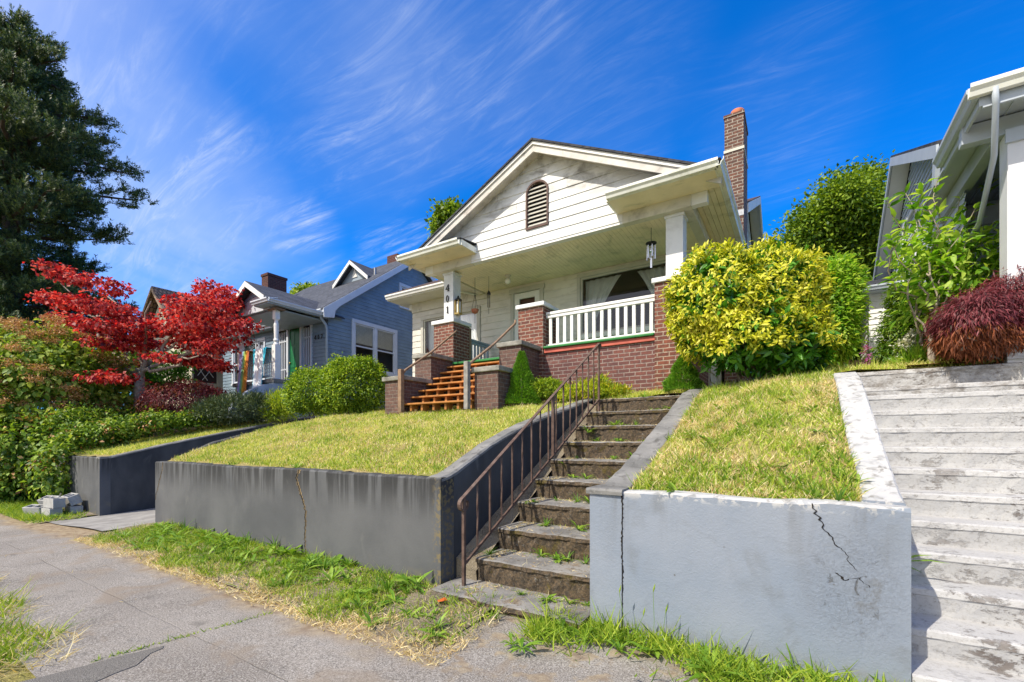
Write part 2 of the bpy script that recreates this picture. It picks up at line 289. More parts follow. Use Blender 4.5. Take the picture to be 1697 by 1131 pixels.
    plain('step_wood', (.44, .185, .050), .6, .25, 5, .2, 30, .004, grime=(.16, .08, .035), gamt=.5)
    plain('rail_wood', (.26, .17, .11), .7, .25, 9, .3, 50, .004)
    plain('grey_wood', (.27, .255, .235), .8, .25, 9, .3, 50, .004)
    plain('stone_cap', (.26, .25, .22), .9, .3, 6, .6, 40, .010, grime=(.10, .095, .07), gamt=.7)
    plain('rust_iron', (.105, .066, .052), .65, .35, 14, .5, 80, .003, grime=(.22, .17, .14), gamt=.5)
    plain('black_iron', (.02, .02, .02), .4, .2, 8, .1)
    plain('brass', (.45, .33, .12), .35, .2, 8, .1, 60, .002, .8)
    plain('terracotta', (.50, .17, .09), .8, .15, 8, .3)
    plain('concrete_block', (.40, .395, .38), .95, .15, 6, .7, 90, .006, grime=(.22, .21, .19), gamt=.5)
    plain('interior_dark', (.16, .11, .09), .9, .2, 1.0, 0)
    plain('door_brown', (.085, .035, .022), .4, .2, 6, .1)
    plain('curtain', (.66, .69, .64), .9, .05, 8, .0)
    plain('lead_metal', (.30, .31, .33), .45, .2, 8, .1, 40, .002, .7)
    plain('vent_brown', (.10, .055, .045), .6, .2, 8, .1)
    plain('digit_black', (.015, .015, .015), .5, .1)
    plain('steel_tube', (.65, .66, .68), .25, .1, 8, .05, 40, .001, .9)
    plain('bulb_glass', (.75, .73, .66), .15, .05, 8, .0, spec=.6)
    plain('blue_siding', (.20, .27, .335), .55, .10, 2.5, .15, 30, .003, grime=(.09, .12, .18), gamt=.5)
    plain('blue_trim', (.56, .60, .66), .5, .05, 3, .1)
    plain('blue_dull', (.30, .36, .42), .5, .08, 3, .1)
    plain('door_green', (.012, .16, .055), .35, .15, 4, .05)
    plain('foundation_blue', (.36, .41, .48), .8, .25, 3, .4, 40, .006, grime=(.18, .18, .19), gamt=.6)
    plain('cream_paint', (.66, .60, .47), .6, .06, 3, .15)
    plain('cream_siding', (.42, .40, .31), .6, .06, 3, .15)
    plain('pale_siding', (.52, .57, .63), .55, .05, 3, .12)
    plain('pale_trim', (.44, .49, .55), .5, .05, 3, .1)
    plain('pale_panel', (.70, .71, .74), .6, .04, 3, .1)
    plain('dark_panel', (.035, .022, .018), .6, .2, 6, .1)
    plain('blind_cream', (.74, .72, .62), .7, .05, 6, 0)
    plain('stone_grey', (.30, .31, .31), .9, .25, 6, .6, 30, .01)
    plain('granite', (.46, .46, .46), .85, .18, 6, .5, 30, .01)
    plain('bark', (.17, .135, .105), .9, .35, 12, .8, 40, .02)
    plain('bark_pale', (.33, .28, .225), .85, .35, 14, .7, 40, .012)
    plain('bark_dark', (.07, .05, .038), .9, .3, 12, .8, 40, .02)
    plain('orange_leaf', (.55, .12, .02), .6, .2)
    plain('crack_dark', (.018, .015, .012), 1.0, .3, 30, .5)
    plain('crack_ochre', (.22, .16, .085), 1.0, .4, 40, .8, 60, .01)
    plain('towel_white', (.80, .80, .82), .95, .03, 6, .2, 200, .002)
    plain('fence_wood', (.30, .22, .16), .85, .25, 9, .3)
    # towels with dyed bands (own colours of the cloth), banded along their width
    for nm, cols in (('towel_teal', [(0, (.02, .40, .60)), (.20, (.06, .52, .70)), (.26, (.84, .86, .88)), (.5, (.88, .84, .84)), (.72, (.84, .86, .88)), (.78, (.08, .55, .72)), (1, (.02, .38, .56))]),
                     ('towel_rainbow', [(0, (.30, .20, .50)), (.22, (.55, .50, .72)), (.36, (.16, .32, .50)), (.46, (.25, .50, .20)), (.60, (.62, .58, .06)), (.78, (.66, .24, .03)), (1, (.60, .15, .10))])):
        g = G(nm); u = g.xyz(g.tc.outputs['UV'])[0]; c = g.ramp(u, cols); g.bump(g.noise(180, 3), .3, .002); MATS[nm] = g.fin(c, .95)
    # glass: clear with mirror reflection
    for nm, tint, base in (('glass', (.92, .95, .95), .03), ('glass_far', (.10, .12, .13), .30)):
        m, N, L = newmat(nm); N.clear(); out = N.new('ShaderNodeOutputMaterial'); mx = N.new('ShaderNodeMixShader'); gl = N.new('ShaderNodeBsdfGlossy'); gl.inputs['Roughness'].default_value = .015
        if nm == 'glass': tr = N.new('ShaderNodeBsdfTransparent'); tr.inputs[0].default_value = (*tint, 1)
        else: tr = N.new('ShaderNodeBsdfDiffuse'); tr.inputs[0].default_value = (.03, .035, .04, 1)
        fr = N.new('ShaderNodeFresnel'); fr.inputs[0].default_value = 1.5; ad = N.new('ShaderNodeMath'); ad.operation = 'ADD'; ad.inputs[1].default_value = base
        L.new(fr.outputs[0], ad.inputs[0]); L.new(ad.outputs[0], mx.inputs[0]); L.new(tr.outputs[0], mx.inputs[1]); L.new(gl.outputs[0], mx.inputs[2]); L.new(mx.outputs[0], out.inputs[0]); MATS[nm] = m
    # foliage
    leafmat('lf_conifer', [(.016, .042, .024), (.038, .08, .032), (.15, .20, .055)], .2)
    leafmat('lf_red', [(.09, .008, .018), (.30, .012, .022), (.56, .035, .032), (.70, .18, .14)], .42, tcol=(1.5, .9, .7))
    leafmat('lf_shrub', [(.06, .13, .012), (.20, .32, .03), (.42, .50, .09)], .35)
    leafmat('lf_brownflower', [(.30, .13, .05), (.50, .25, .10), (.66, .40, .17)], .2)
    leafmat('lf_ground', [(.03, .08, .010), (.10, .20, .018), (.25, .38, .04)], .3)
    leafmat('lf_hedge', [(.05, .12, .010), (.17, .29, .018), (.40, .50, .04)], .35)
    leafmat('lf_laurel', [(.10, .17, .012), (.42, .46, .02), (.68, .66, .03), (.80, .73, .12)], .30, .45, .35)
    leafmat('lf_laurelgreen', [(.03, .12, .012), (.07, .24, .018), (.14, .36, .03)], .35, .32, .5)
    leafmat('lf_spruce', [(.06, .16, .015), (.12, .30, .02), (.22, .42, .03)], .2)
    leafmat('lf_purple', [(.055, .010, .014), (.13, .022, .030), (.24, .055, .065)], .3, tcol=(1.5, .8, .8))
    leafmat('lf_purplebrown', [(.10, .03, .015), (.22, .07, .03), (.36, .12, .05)], .3)
    leafmat('lf_treeback', [(.04, .10, .008), (.13, .22, .012), (.28, .38, .03)], .3)
    leafmat('lf_cherry', [(.07, .20, .012), (.22, .42, .03), (.48, .62, .10)], .45)
    leafmat('lf_yew', [(.03, .09, .008), (.09, .20, .015), (.22, .32, .03)], .25)
    leafmat('lf_white', [(.60, .58, .48), (.78, .77, .68)], .2)
    leafmat('lf_pink', [(.45, .12, .38), (.6, .2, .5)], .3)
    leafmat('lf_yellow', [(.62, .42, .02), (.70, .60, .03)], .3)
    leafmat('lf_low', [(.12, .22, .012), (.33, .45, .02), (.55, .60, .05)], .35)
    leafmat('lf_juniper', [(.03, .06, .025), (.07, .11, .05), (.13, .17, .08)], .2)
    leafmat('gr_lawn', [(.22, .34, .035), (.42, .51, .07), (.62, .62, .15), (.78, .70, .32)], .35)
    leafmat('gr_green', [(.10, .20, .014), (.24, .37, .03), (.42, .50, .06)], .35)
    leafmat('gr_straw', [(.50, .35, .16), (.70, .55, .28), (.82, .72, .45)], .25)
    leafmat('lf_weed', [(.06, .15, .012), (.13, .27, .02), (.27, .41, .05)], .3, .45, .4)
build_materials()
MT = MATS

# ------------------------------------------------------------------ mesh builders
class MB:
    def __init__(s): s.v = []; s.f = []
    def add(s, vs, fs):
        o = len(s.v); s.v += [tuple(v) for v in vs]; s.f += [tuple(i + o for i in f) for f in fs]; return s
    def box(s, x0, x1, y0, y1, z0, z1, rz=0.0):
        vs = [(x, y, z) for z in (z0, z1) for x, y in ((x0, y0), (x1, y0), (x1, y1), (x0, y1))]
        if rz:
            cx, cy = (x0 + x1) / 2, (y0 + y1) / 2; c, n = math.cos(rz), math.sin(rz)
            vs = [(cx + (x - cx) * c - (y - cy) * n, cy + (x - cx) * n + (y - cy) * c, z) for x, y, z in vs]
        return s.add(vs, [(0, 3, 2, 1), (4, 5, 6, 7), (0, 1, 5, 4), (1, 2, 6, 5), (2, 3, 7, 6), (3, 0, 4, 7)])
    def prism(s, pts, vec):
        n = len(pts); a = [Vector(p) for p in pts]; b = [p + Vector(vec) for p in a]
        return s.add(a + b, [tuple(range(n))[::-1], tuple(range(n, 2 * n))] + [(i, (i + 1) % n, n + (i + 1) % n, n + i) for i in range(n)])
    def tube(s, path, r, k=8, caps=True):
        P = [Vector(p) for p in path]; rr = r if isinstance(r, (list, tuple)) else [r] * len(P); vs = []; up = None
        for i, p in enumerate(P):
            t = (P[min(i + 1, len(P) - 1)] - P[max(i - 1, 0)]).normalized()
            if up is None: up = t.orthogonal().normalized()
            up = (up - t * up.dot(t)); up = up.normalized() if up.length > 1e-6 else t.orthogonal().normalized()
            w = t.cross(up)
            for j in range(k):
                a = 2 * math.pi * j / k; vs.append(p + (up * math.cos(a) + w * math.sin(a)) * rr[i])
        fs = [(i * k + j, i * k + (j + 1) % k, (i + 1) * k + (j + 1) % k, (i + 1) * k + j) for i in range(len(P) - 1) for j in range(k)]
        if caps: fs += [tuple(range(k))[::-1], tuple(range((len(P) - 1) * k, len(P) * k))]
        return s.add(vs, fs)
    def lathe(s, c, prof, k=16):
        vs = []; n = len(prof)
        for r, z in prof:
            for j in range(k): a = 2 * math.pi * j / k; vs.append((c[0] + r * math.cos(a), c[1] + r * math.sin(a), c[2] + z))
        fs = [(i * k + j, i * k + (j + 1) % k, (i + 1) * k + (j + 1) % k, (i + 1) * k + j) for i in range(n - 1) for j in range(k)]
        return s.add(vs, fs + [tuple(range(k))[::-1], tuple(range((n - 1) * k, n * k))])
    def quad(s, a, b, c, d): return s.add([a, b, c, d], [(0, 1, 2, 3)])
    def build(s, name, mat, parent=None, smooth=False, bevel=0.0, loc=None, uvf=None):
        return mkobj(name, np.array(s.v, dtype=np.float64), s.f, mat, parent, smooth, bevel, loc, uvf)
BASE = {}
def mkobj(name, V, F, mat, parent=None, smooth=False, bevel=0.0, loc=None, uvf=None, uv=True):
    base = BASE.get(parent.name, (0, 0, 0)) if parent else (loc if loc is not None else None)
    if base is None:
        mn, mx = V.min(0), V.max(0); base = ((mn[0] + mx[0]) / 2, (mn[1] + mx[1]) / 2, mn[2])
    V = V - np.array(base); me = bpy.data.meshes.new(name)
    if isinstance(F, np.ndarray):
        n, k = F.shape; me.vertices.add(len(V)); me.vertices.foreach_set('co', V.astype(np.float32).ravel())
        me.loops.add(n * k); me.loops.foreach_set('vertex_index', F.astype(np.int32).ravel())
        me.polygons.add(n); me.polygons.foreach_set('loop_start', np.arange(0, n * k, k, dtype=np.int32)); me.polygons.foreach_set('loop_total', np.full(n, k, dtype=np.int32))
        me.update(calc_edges=True)
    else:
        me.from_pydata([tuple(v) for v in V], [], F); me.update()
        bm = bmesh.new(); bm.from_mesh(me); bmesh.ops.recalc_face_normals(bm, faces=bm.faces)
        if uv:
            lay = bm.loops.layers.uv.new('UVMap'); B = Vector(base)
            for f in bm.faces:
                n = f.normal
                if uvf:
                    for l in f.loops: l[lay].uv = uvf(l.vert.co + B)
                    continue
                if abs(n.z) > .97: t, b = Vector((1, 0, 0)), Vector((0, 1, 0))
                else: t = Vector((0, 0, 1)).cross(n).normalized(); b = n.cross(t)
                for l in f.loops: p = l.vert.co + B; l[lay].uv = (p.dot(t), p.dot(b))
        bm.to_mesh(me); bm.free()
    if mat is not None: me.materials.append(MT[mat] if isinstance(mat, str) else mat)
    if smooth: me.polygons.foreach_set('use_smooth', [True] * len(me.polygons))
    o = bpy.data.objects.new(name, me); COL.objects.link(o)
    if parent: o.parent = parent
    else: o.location = base
    BASE[o.name] = tuple(base)
    if bevel:
        m = o.modifiers.new('bevel', 'BEVEL'); m.width = bevel; m.segments = 2; m.limit_method = 'ANGLE'; m.angle_limit = R(40)
    return o
def thing(name, loc, label, cat, group=None):
    o = bpy.data.objects.new(name, None); COL.objects.link(o); o.location = loc; o.empty_display_size = .2
    BASE[o.name] = tuple(loc); return tag(o, label, cat, group)
def tag(o, label, cat, group=None, kind=None):
    o['label'] = label; o['category'] = cat
    if group: o['group'] = group
    if kind: o['kind'] = kind
    return o
def struct(o): o['kind'] = 'structure'; return o
def stuff(o, label, cat): return tag(o, label, cat, None, 'stuff')

# frames: (origin, along, outward) for vertical walls
def fr_front(y): return (Vector((0, y, 0)), Vector((1, 0, 0)), Vector((0, -1, 0)))
def fr_right(x): return (Vector((x, 0, 0)), Vector((0, 1, 0)), Vector((1, 0, 0)))
def fr_left(x): return (Vector((x, 0, 0)), Vector((0, 1, 0)), Vector((-1, 0, 0)))
def fp(fr, s, z, n=0.0): return fr[0] + fr[1] * s + Vector((0, 0, z)) + fr[2] * n
def fbox(mb, fr, s0, s1, z0, z1, n0, n1):
    return mb.prism([fp(fr, s0, z0, n0), fp(fr, s1, z0, n0), fp(fr, s1, z1, n0), fp(fr, s0, z1, n0)], fr[2] * (n1 - n0))
def clip(poly, f):
    out = []
    for i in range(len(poly)):
        a, b = poly[i], poly[(i + 1) % len(poly)]; fa, fb = f(a), f(b)
        if fa >= 0: out.append(a)
        if (fa >= 0) != (fb >= 0): t = fa / (fa - fb); out.append((a[0] + (b[0] - a[0]) * t, a[1] + (b[1] - a[1]) * t))
    return out
def siding(mb, fr, poly, c, openings=(), z0=None, proud=.016, joints=0.0):
    """lapped boards over a convex outline (s, z) with rectangular openings (s0, s1, z0, z1)"""
    zs = [p[1] for p in poly]; lo, hi = min(zs), max(zs); z0 = lo if z0 is None else z0
    cuts = sorted(set([z0 + i * c for i in range(int((hi - z0) / c) + 2)] + [z for o in openings for z in o[2:4]] + [hi])); cuts = [z for z in cuts if lo <= z <= hi]
    if not cuts or cuts[0] > lo + 1e-6: cuts = [lo] + cuts
    for a, b in zip(cuts[:-1], cuts[1:]):
        if b - a < 1e-4: continue
        band = clip(clip(poly, lambda p: p[1] - a), lambda p: b - p[1])
        if len(band) < 3: continue
        mid = (a + b) / 2; spans = [(-1e3, 1e3)]
        for o in openings:
            if o[2] < mid < o[3]:
                spans = [q for s in spans for q in ((s[0], min(s[1], o[0])), (max(s[0], o[1]), s[1])) if q[1] > q[0] + 1e-4]
        k0 = z0 + math.floor((mid - z0) / c) * c
        if joints:
            rj = random.Random(int(k0 * 1000)); xs0, xs1 = min(p[0] for p in band), max(p[0] for p in band); t_ = xs0 + rj.uniform(.3, joints); cutx = []
            while t_ < xs1: cutx.append(t_); t_ += joints * rj.uniform(.75, 1.2)
            ns = []
            for s in spans:
                a_ = max(s[0], xs0 - 1)
                for q in [q for q in cutx if s[0] < q < s[1]]: ns.append((a_, q - .002)); a_ = q + .002
                ns.append((a_, s[1]))
            spans = ns
        for s0, s1 in spans:
            pg = clip(clip(band, lambda p: p[0] - s0), lambda p: s1 - p[0])
            if len(pg) < 3: continue
            jo = random.uniform(-.002, .002) if joints else 0
            off = lambda z: .004 + jo + proud * (1 - (z - k0) / c)
            vs = [fp(fr, p[0], p[1], off(p[1])) for p in pg]; mb.add(vs, [tuple(range(len(vs)))])
            bot = [p for p in pg if abs(p[1] - a) < 1e-5]
            if len(bot) >= 2:
                l, r = min(bot), max(bot); mb.quad(fp(fr, l[0], a, off(a)), fp(fr, r[0], a, off(a)), fp(fr, r[0], a, 0), fp(fr, l[0], a, 0))
def hole_wall(mb, fr, s0, s1, z0, z1, openings, t=.12):
    """solid backing wall with rectangular holes"""
    xs = sorted(set([s0, s1] + [v for o in openings for v in o[:2]])); zs = sorted(set([z0, z1] + [v for o in openings for v in o[2:4]]))
    for a, b in zip(xs[:-1], xs[1:]):
        run = None
        for c, d in zip(zs[:-1], zs[1:]):
            m = ((a + b) / 2, (c + d) / 2); inside = any(o[0] < m[0] < o[1] and o[2] < m[1] < o[3] for o in openings)
            if not inside: fbox(mb, fr, a, b, c, d, -t, 0)
def window(parent, fr, s0, s1, z0, z1, cw=.11, cas='white_paint', cols=1, sash=False, glass='glass', fw=.05, blind=None, name='window', sill=True, head=0.0):
    mb = MB(); n0, n1 = .0, .045
    fbox(mb, fr, s0 - cw, s0, z0, z1, n0, n1); fbox(mb, fr, s1, s1 + cw, z0, z1, n0, n1)
    fbox(mb, fr, s0 - cw - head, s1 + cw + head, z1, z1 + cw, n0, n1 + .006); fbox(mb, fr, s0 - cw, s1 + cw, z0 - cw * .8, z0, n0, n1 + (.03 if sill else .004))
    w = mb.build(name, cas, parent, bevel=.006)
    fm = MB(); pm = MB(); n = cols; gap = cw * .8 if cols > 1 else 0; W = (s1 - s0 - gap * (n - 1)) / n
    for i in range(n):
        a = s0 + i * (W + gap); b = a + W
        if i: fbox(fm, fr, a - gap, a, z0, z1, -.05, .04)
        fbox(fm, fr, a, a + fw, z0, z1, -.045, .012); fbox(fm, fr, b - fw, b, z0, z1, -.045, .012)
        fbox(fm, fr, a + fw, b - fw, z1 - fw, z1, -.045, .010); fbox(fm, fr, a + fw, b - fw, z0, z0 + fw * 1.3, -.045, .010)
        if sash: m = (z0 + z1) / 2; fbox(fm, fr, a + fw, b - fw, m - .025, m + .025, -.045, .014)
        pm.quad(fp(fr, a + fw, z0 + fw, -.02), fp(fr, b - fw, z0 + fw, -.02), fp(fr, b - fw, z1 - fw, -.02), fp(fr, a + fw, z1 - fw, -.02))
        if blind:
            bm_ = MB(); zt = z1 - fw; 
            for q in range(int((z1 - z0) * blind / .045)):
                zq = zt - q * .045; fbox(bm_, fr, a + fw, b - fw, zq - .040, zq, -.040, -.036)
            if i == 0: BL = bm_
            else: BL.v, BL.f = (BL.add(bm_.v, bm_.f).v, BL.f)
    fm.build('frame', cas if cas != 'casing_tan' else 'casing_tan', w, bevel=.003); pm.build('pane', glass, w)
    if blind: BL.build('blind', 'blind_cream', w)
    return w
def gutter(mb, a, b, out, w=.12, h=.12):
    """K-style gutter between a and b (top back edge), out = outward unit vector"""
    a = Vector(a); b = Vector(b); o = Vector(out); Z = Vector((0, 0, 1)); ext = b - a
    pr = [(0, 0), (0, -h), (w * .55, -h), (w * .72, -h * .6), (w, -h * .35), (w, 0), (w - .012, 0), (w - .012, -h * .3), (w * .6, -h * .55), (w * .5, -h + .012), (.01, -h + .012), (.01, 0)]
    mb.prism([a + o * p[0] + Z * p[1] for p in pr], ext)

# ------------------------------------------------------------------ terrain
def ipl(v, xs, ys): return float(np.interp(v, xs, ys))
PL = ([3.50, 4.24, 5.0, 6.54, 8, 10, 14, 25, 60], [1.115, 1.41, 1.66, 2.03, 2.27, 2.45, 3.0, 3.6, 6])
PRL = ([3.48, 4.13, 5.87, 6.6, 7.2, 8, 10, 14, 25, 60], [1.09, 1.27, 1.85, 2.13, 2.24, 2.35, 2.55, 3.0, 3.6, 6])
PRR = ([3.49, 3.7, 5.75, 6.7, 8, 10, 14, 25, 60], [1.105, 1.19, 2.13, 2.32, 2.40, 2.62, 3.05, 3.6, 6])
PLL = ([3.37, 7.93, 10, 14, 25, 60], [1.12, 2.14, 2.5, 3.0, 3.6, 6])
PW = ([6.8, 8, 10, 14, 25, 60], [2.33, 2.46, 2.68, 3.1, 3.6, 6])
def H(x, y):
    if x < -12.3: return ipl(y, *PLL)
    if x < -2.9: return ipl(y, *PL)
    if x < -1.3: return ipl(y, *PL) + (ipl(y, *PRL) - ipl(y, *PL)) * (x + 2.9) / 1.6
    if x < .5: k = (x + 1.3) / 1.8; return ipl(y, *PRL) * (1 - k) + ipl(y, *PRR) * k
    return ipl(max(y, 6.8), *PW)
def wob(x, y, a=1.0): return a * (.012 * math.sin(x * 5.1 + y * 3.3) + .010 * math.sin(x * 9.7 - y * 7.1 + 1) + .006 * math.sin(x * 23 + y * 19))
def sheet(name, x0, x1, y0, y1, fn, mat, nx, ny):
    xs = np.linspace(x0, x1, nx + 1); ys = np.linspace(y0, y1, ny + 1)
    V = np.array([(x, y, fn(x, y)) for y in ys for x in xs]); F = np.array([(j * (nx + 1) + i, j * (nx + 1) + i + 1, (j + 1) * (nx + 1) + i + 1, (j + 1) * (nx + 1) + i) for j in range(ny) for i in range(nx)], dtype=np.int32)
    return mkobj(name, V, F, mat, None, True)
def gz(x, y):  # street level
    t = min(max((-9.5 - x) / 3, 0), 1); return -.14 * t * t * (3 - 2 * t)
def swz(x, y): return gz(x, y) + (.012 * math.sin(x * 1.3 + 2) * math.sin(y * 2)) + (max(0, y - 2.45) * .02)
struct(sheet('ground', -1500, 1500, -1500, 1500, lambda x, y: -.42, 'turf', 4, 4))
struct(sheet('road', -300, 300, -11, -2.6, lambda x, y: -.30, 'asphalt', 2, 1))
kb = MB(); kb.box(-60, 30, -2.6, -2.44, -.41, -.17); struct(kb.build('kerb', 'cap_concrete', bevel=.02))
struct(sheet('planting_strip', -60, 30, -2.44, .82, lambda x, y: gz(x, y) - .02 + .02 * math.sin(x * 3) * (1 - abs(y) / 3), 'turf', 120, 10))
struct(sheet('sidewalk', -60, 30, .80, 3.36, swz, 'sidewalk', 200, 8))
struct(sheet('driveway', -12.5, -9.5, 2.62, 18, lambda x, y: gz(x, y) + .03 + max(0, y - 2.9) * .045, 'driveway_concrete', 10, 30))
struct(sheet('soil_strip', -9.45, -2.2, 2.36, 3.37, lambda x, y: gz(x, y) + .01 + .06 * min(1, max(0, (y - 2.36) / .9)) + wob(x, y, 1.2) * min(1, (y - 2.3) * 3), 'soil', 90, 14))
struct(sheet('soil_strip', -22, -12.45, 2.5, 3.5, lambda x, y: gz(x, y) + .01 + .06 * min(1, max(0, (y - 2.5) / .7)) + wob(x, y), 'soil', 60, 8))
# asphalt patch filled into the broken pavement slab
pp = [(-4.10, .60), (-4.03, .84), (-3.99, 1.02), (-3.97, 1.16), (-3.93, 1.30), (-3.90, 1.42), (-3.86, 1.40), (-3.84, 1.32), (-3.78, 1.26), (-3.72, 1.20), (-3.71, 1.08), (-3.68, .98), (-3.72, .80), (-3.74, .60)]
am = MB(); am.prism([(x, y, swz(x, y) - .004) for x, y in pp], (0, 0, .009)); struct(am.build('asphalt_patch', 'asphalt'))
# yards
struct(sheet('lawn', -9.5, -3.10, 3.47, 9.8, lambda x, y: H(x, y) + wob(x, y), 'turf', 90, 80))
struct(sheet('lawn', -3.02, -1.3, 7.25, 9.8, lambda x, y: H(x, y) + wob(x, y, .6), 'turf', 24, 30))
struct(sheet('lawn', -1.13, .345, 3.44, 7.3, lambda x, y: H(x, y) + wob(x, y), 'turf', 30, 60))
struct(sheet('lawn', -1.3, .42, 7.25, 9.8, lambda x, y: H(x, y) + wob(x, y) - .004, 'turf', 36, 40))
struct(sheet('lawn', .40, 14, 6.95, 9.8, lambda x, y: H(max(x, .6), y) + wob(x, y), 'turf', 60, 24))
struct(sheet('lawn', -40, -12.45, 3.45, 9.8, lambda x, y: H(x, y) + wob(x, y), 'turf', 120, 40))
struct(sheet('hillside', -80, -12.45, 9.8, 90, lambda x, y: H(x, y), 'turf', 40, 40))
struct(sheet('hillside', -9.6, 60, 9.8, 90, lambda x, y: H(max(x, .6) if x > -1 else x, y) - .01, 'turf', 60, 40))

# ------------------------------------------------------------------ retaining walls
def rough_bar(mb, path_top, x0, x1, zbot, seg=.12, jit=.006, chamf=.02, drop=None):
    """wall running along Y whose top follows path_top [(y, z)...], x0..x1 thick, with slightly chipped edges"""
    ys = [path_top[0][0]]
    while ys[-1] < path_top[-1][0] - 1e-3: ys.append(min(path_top[-1][0], ys[-1] + seg))
    X, Z = zip(*path_top); vs = []; k = 6
    for y in ys:
        zt = ipl(y, X, Z); j = lambda: random.uniform(-jit, jit)
        zb = zbot if drop is None else zt - drop
        vs += [(x0, y, zb), (x0 + j() * .4, y, zt - chamf + j()), (x0 + chamf + j(), y, zt + j() * .5), (x1 - chamf + j(), y, zt + j() * .5), (x1 + j() * .4, y, zt - chamf + j()), (x1, y, zb)]
    fs = [(i * k + a, i * k + (a + 1) % k, (i + 1) * k + (a + 1) % k, (i + 1) * k + a) for i in range(len(ys) - 1) for a in range(k)]
    mb.add(vs, fs + [tuple(range(k))[::-1], tuple(range((len(ys) - 1) * k, len(ys) * k))])
def rough_front(mb, x0, x1, y0, y1, zb, zt, seg=.12, jit=.006, chamf=.018):
    n = max(2, int((x1 - x0) / seg)); vs = []; k = 6
    for i in range(n + 1):
        x = x0 + (x1 - x0) * i / n; j = lambda: random.uniform(-jit, jit); t = zt(x) if callable(zt) else zt
        vs += [(x, y0, zb), (x, y0 + j() * .4, t - chamf + j()), (x, y0 + chamf + j(), t + j() * .6), (x, y1 - chamf, t + j() * .6), (x, y1, t - chamf), (x, y1, zb)]
    fs = [(i * k + a, i * k + (a + 1) % k, (i + 1) * k + (a + 1) % k, (i + 1) * k + a) for i in range(n) for a in range(k)]
    mb.add(vs, fs + [tuple(range(k))[::-1], tuple(range(n * k, n * k + k))])
def crack(parent, name, pts, w, y, mat, seed=1, edge=None, jag=.014):
    """thin ribbon of broken concrete standing 3 mm proud of the face at depth y; pts = (x, z) down the wall"""
    rs = random.Random(seed); P = []
    for (a, b) in zip(pts[:-1], pts[1:]):
        n = max(2, int(math.hypot(b[0] - a[0], b[1] - a[1]) / .014))
        for i in range(n): t = i / n; P.append((a[0] + (b[0] - a[0]) * t + rs.uniform(-jag, jag), a[1] + (b[1] - a[1]) * t))
    P.append(pts[-1]); n = len(P)
    def ribbon(nm, mt, ws, off, dx=0):
        mb = MB(); L, Rr = [], []
        for i, p in enumerate(P):
            ww = ws * (1.0 - .65 * i / n) * rs.uniform(.5, 1.3); L.append((p[0] - ww + dx, y - off, p[1])); Rr.append((p[0] + ww + dx, y - off, p[1]))
        for i in range(n - 1): mb.quad(L[i], Rr[i], Rr[i + 1], L[i + 1])
        return mb.build(nm, mt, parent)
    if edge: ribbon('chipped_edge', edge, w * 2.1, .0025, w * .4)
    return ribbon(name, mat, w, .004)

gw = thing('retaining_wall', (-6.3, 3.37, 0), 'long dark grey painted concrete retaining wall in front of the main lawn, cracked down the middle', 'wall')
m = MB(); rough_front(m, -9.6, -2.96, 3.37, 3.57, -.15, lambda x: 1.13 + .006 * math.sin(x * 2)); m.build('front_panel', 'grey_wall', gw)
top = [(3.571, 1.165), (3.80, 1.27), (4.24, 1.455), (4.62, 1.585), (5.0, 1.70), (5.6, 1.845), (6.54, 2.05), (7.3, 2.22)]
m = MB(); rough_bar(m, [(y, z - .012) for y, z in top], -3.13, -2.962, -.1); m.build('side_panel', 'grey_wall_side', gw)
m = MB(); rough_bar(m, [(3.385, 1.134), (3.571, 1.170)] + [(y, z + .004) for y, z in top[1:]], -3.150, -2.957, 0, drop=.045, jit=.005); m.build('coping', 'cap_concrete', gw)
m = MB(); rough_bar(m, [(3.571, 1.12), (4.24, 1.46), (4.81, 1.62), (6.54, 2.0), (7.3, 2.2), (14, 2.9)], -9.598, -9.45, -.2); m.build('driveway_panel', 'grey_wall_side', gw)
crack(gw, 'crack', [(-5.30, 1.13), (-5.37, 1.02), (-5.26, .80), (-5.17, .62), (-5.19, .35), (-5.17, .05)], .013, 3.37, 'crack_dark', 3, 'crack_ochre')
crack(gw, 'crack', [(-9.30, 1.12), (-9.33, .95), (-9.45, .75), (-9.56, .55), (-9.585, .45)], .010, 3.37, 'crack_dark', 5, 'crack_ochre')

dw = thing('retaining_wall', (-13.5, 3.37, -.1), 'grey retaining wall on the far side of the driveway, behind the stacked concrete blocks', 'wall')
m = MB(); rough_front(m, -15.4, -12.37, 3.37, 3.55, -.4, 1.14); m.build('front_panel', 'grey_wall', dw)
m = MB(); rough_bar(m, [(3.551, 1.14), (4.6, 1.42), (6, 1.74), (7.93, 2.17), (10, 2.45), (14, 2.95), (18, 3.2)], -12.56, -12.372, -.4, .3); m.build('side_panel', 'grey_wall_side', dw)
m = MB(); rough_bar(m, [(3.37, 1.15), (3.551, 1.152), (4.6, 1.43), (6, 1.75), (7.93, 2.18), (10, 2.46), (14, 2.96)], -12.57, -12.360, 0, .2, drop=.04, jit=.01); m.build('coping', 'cap_concrete', dw)

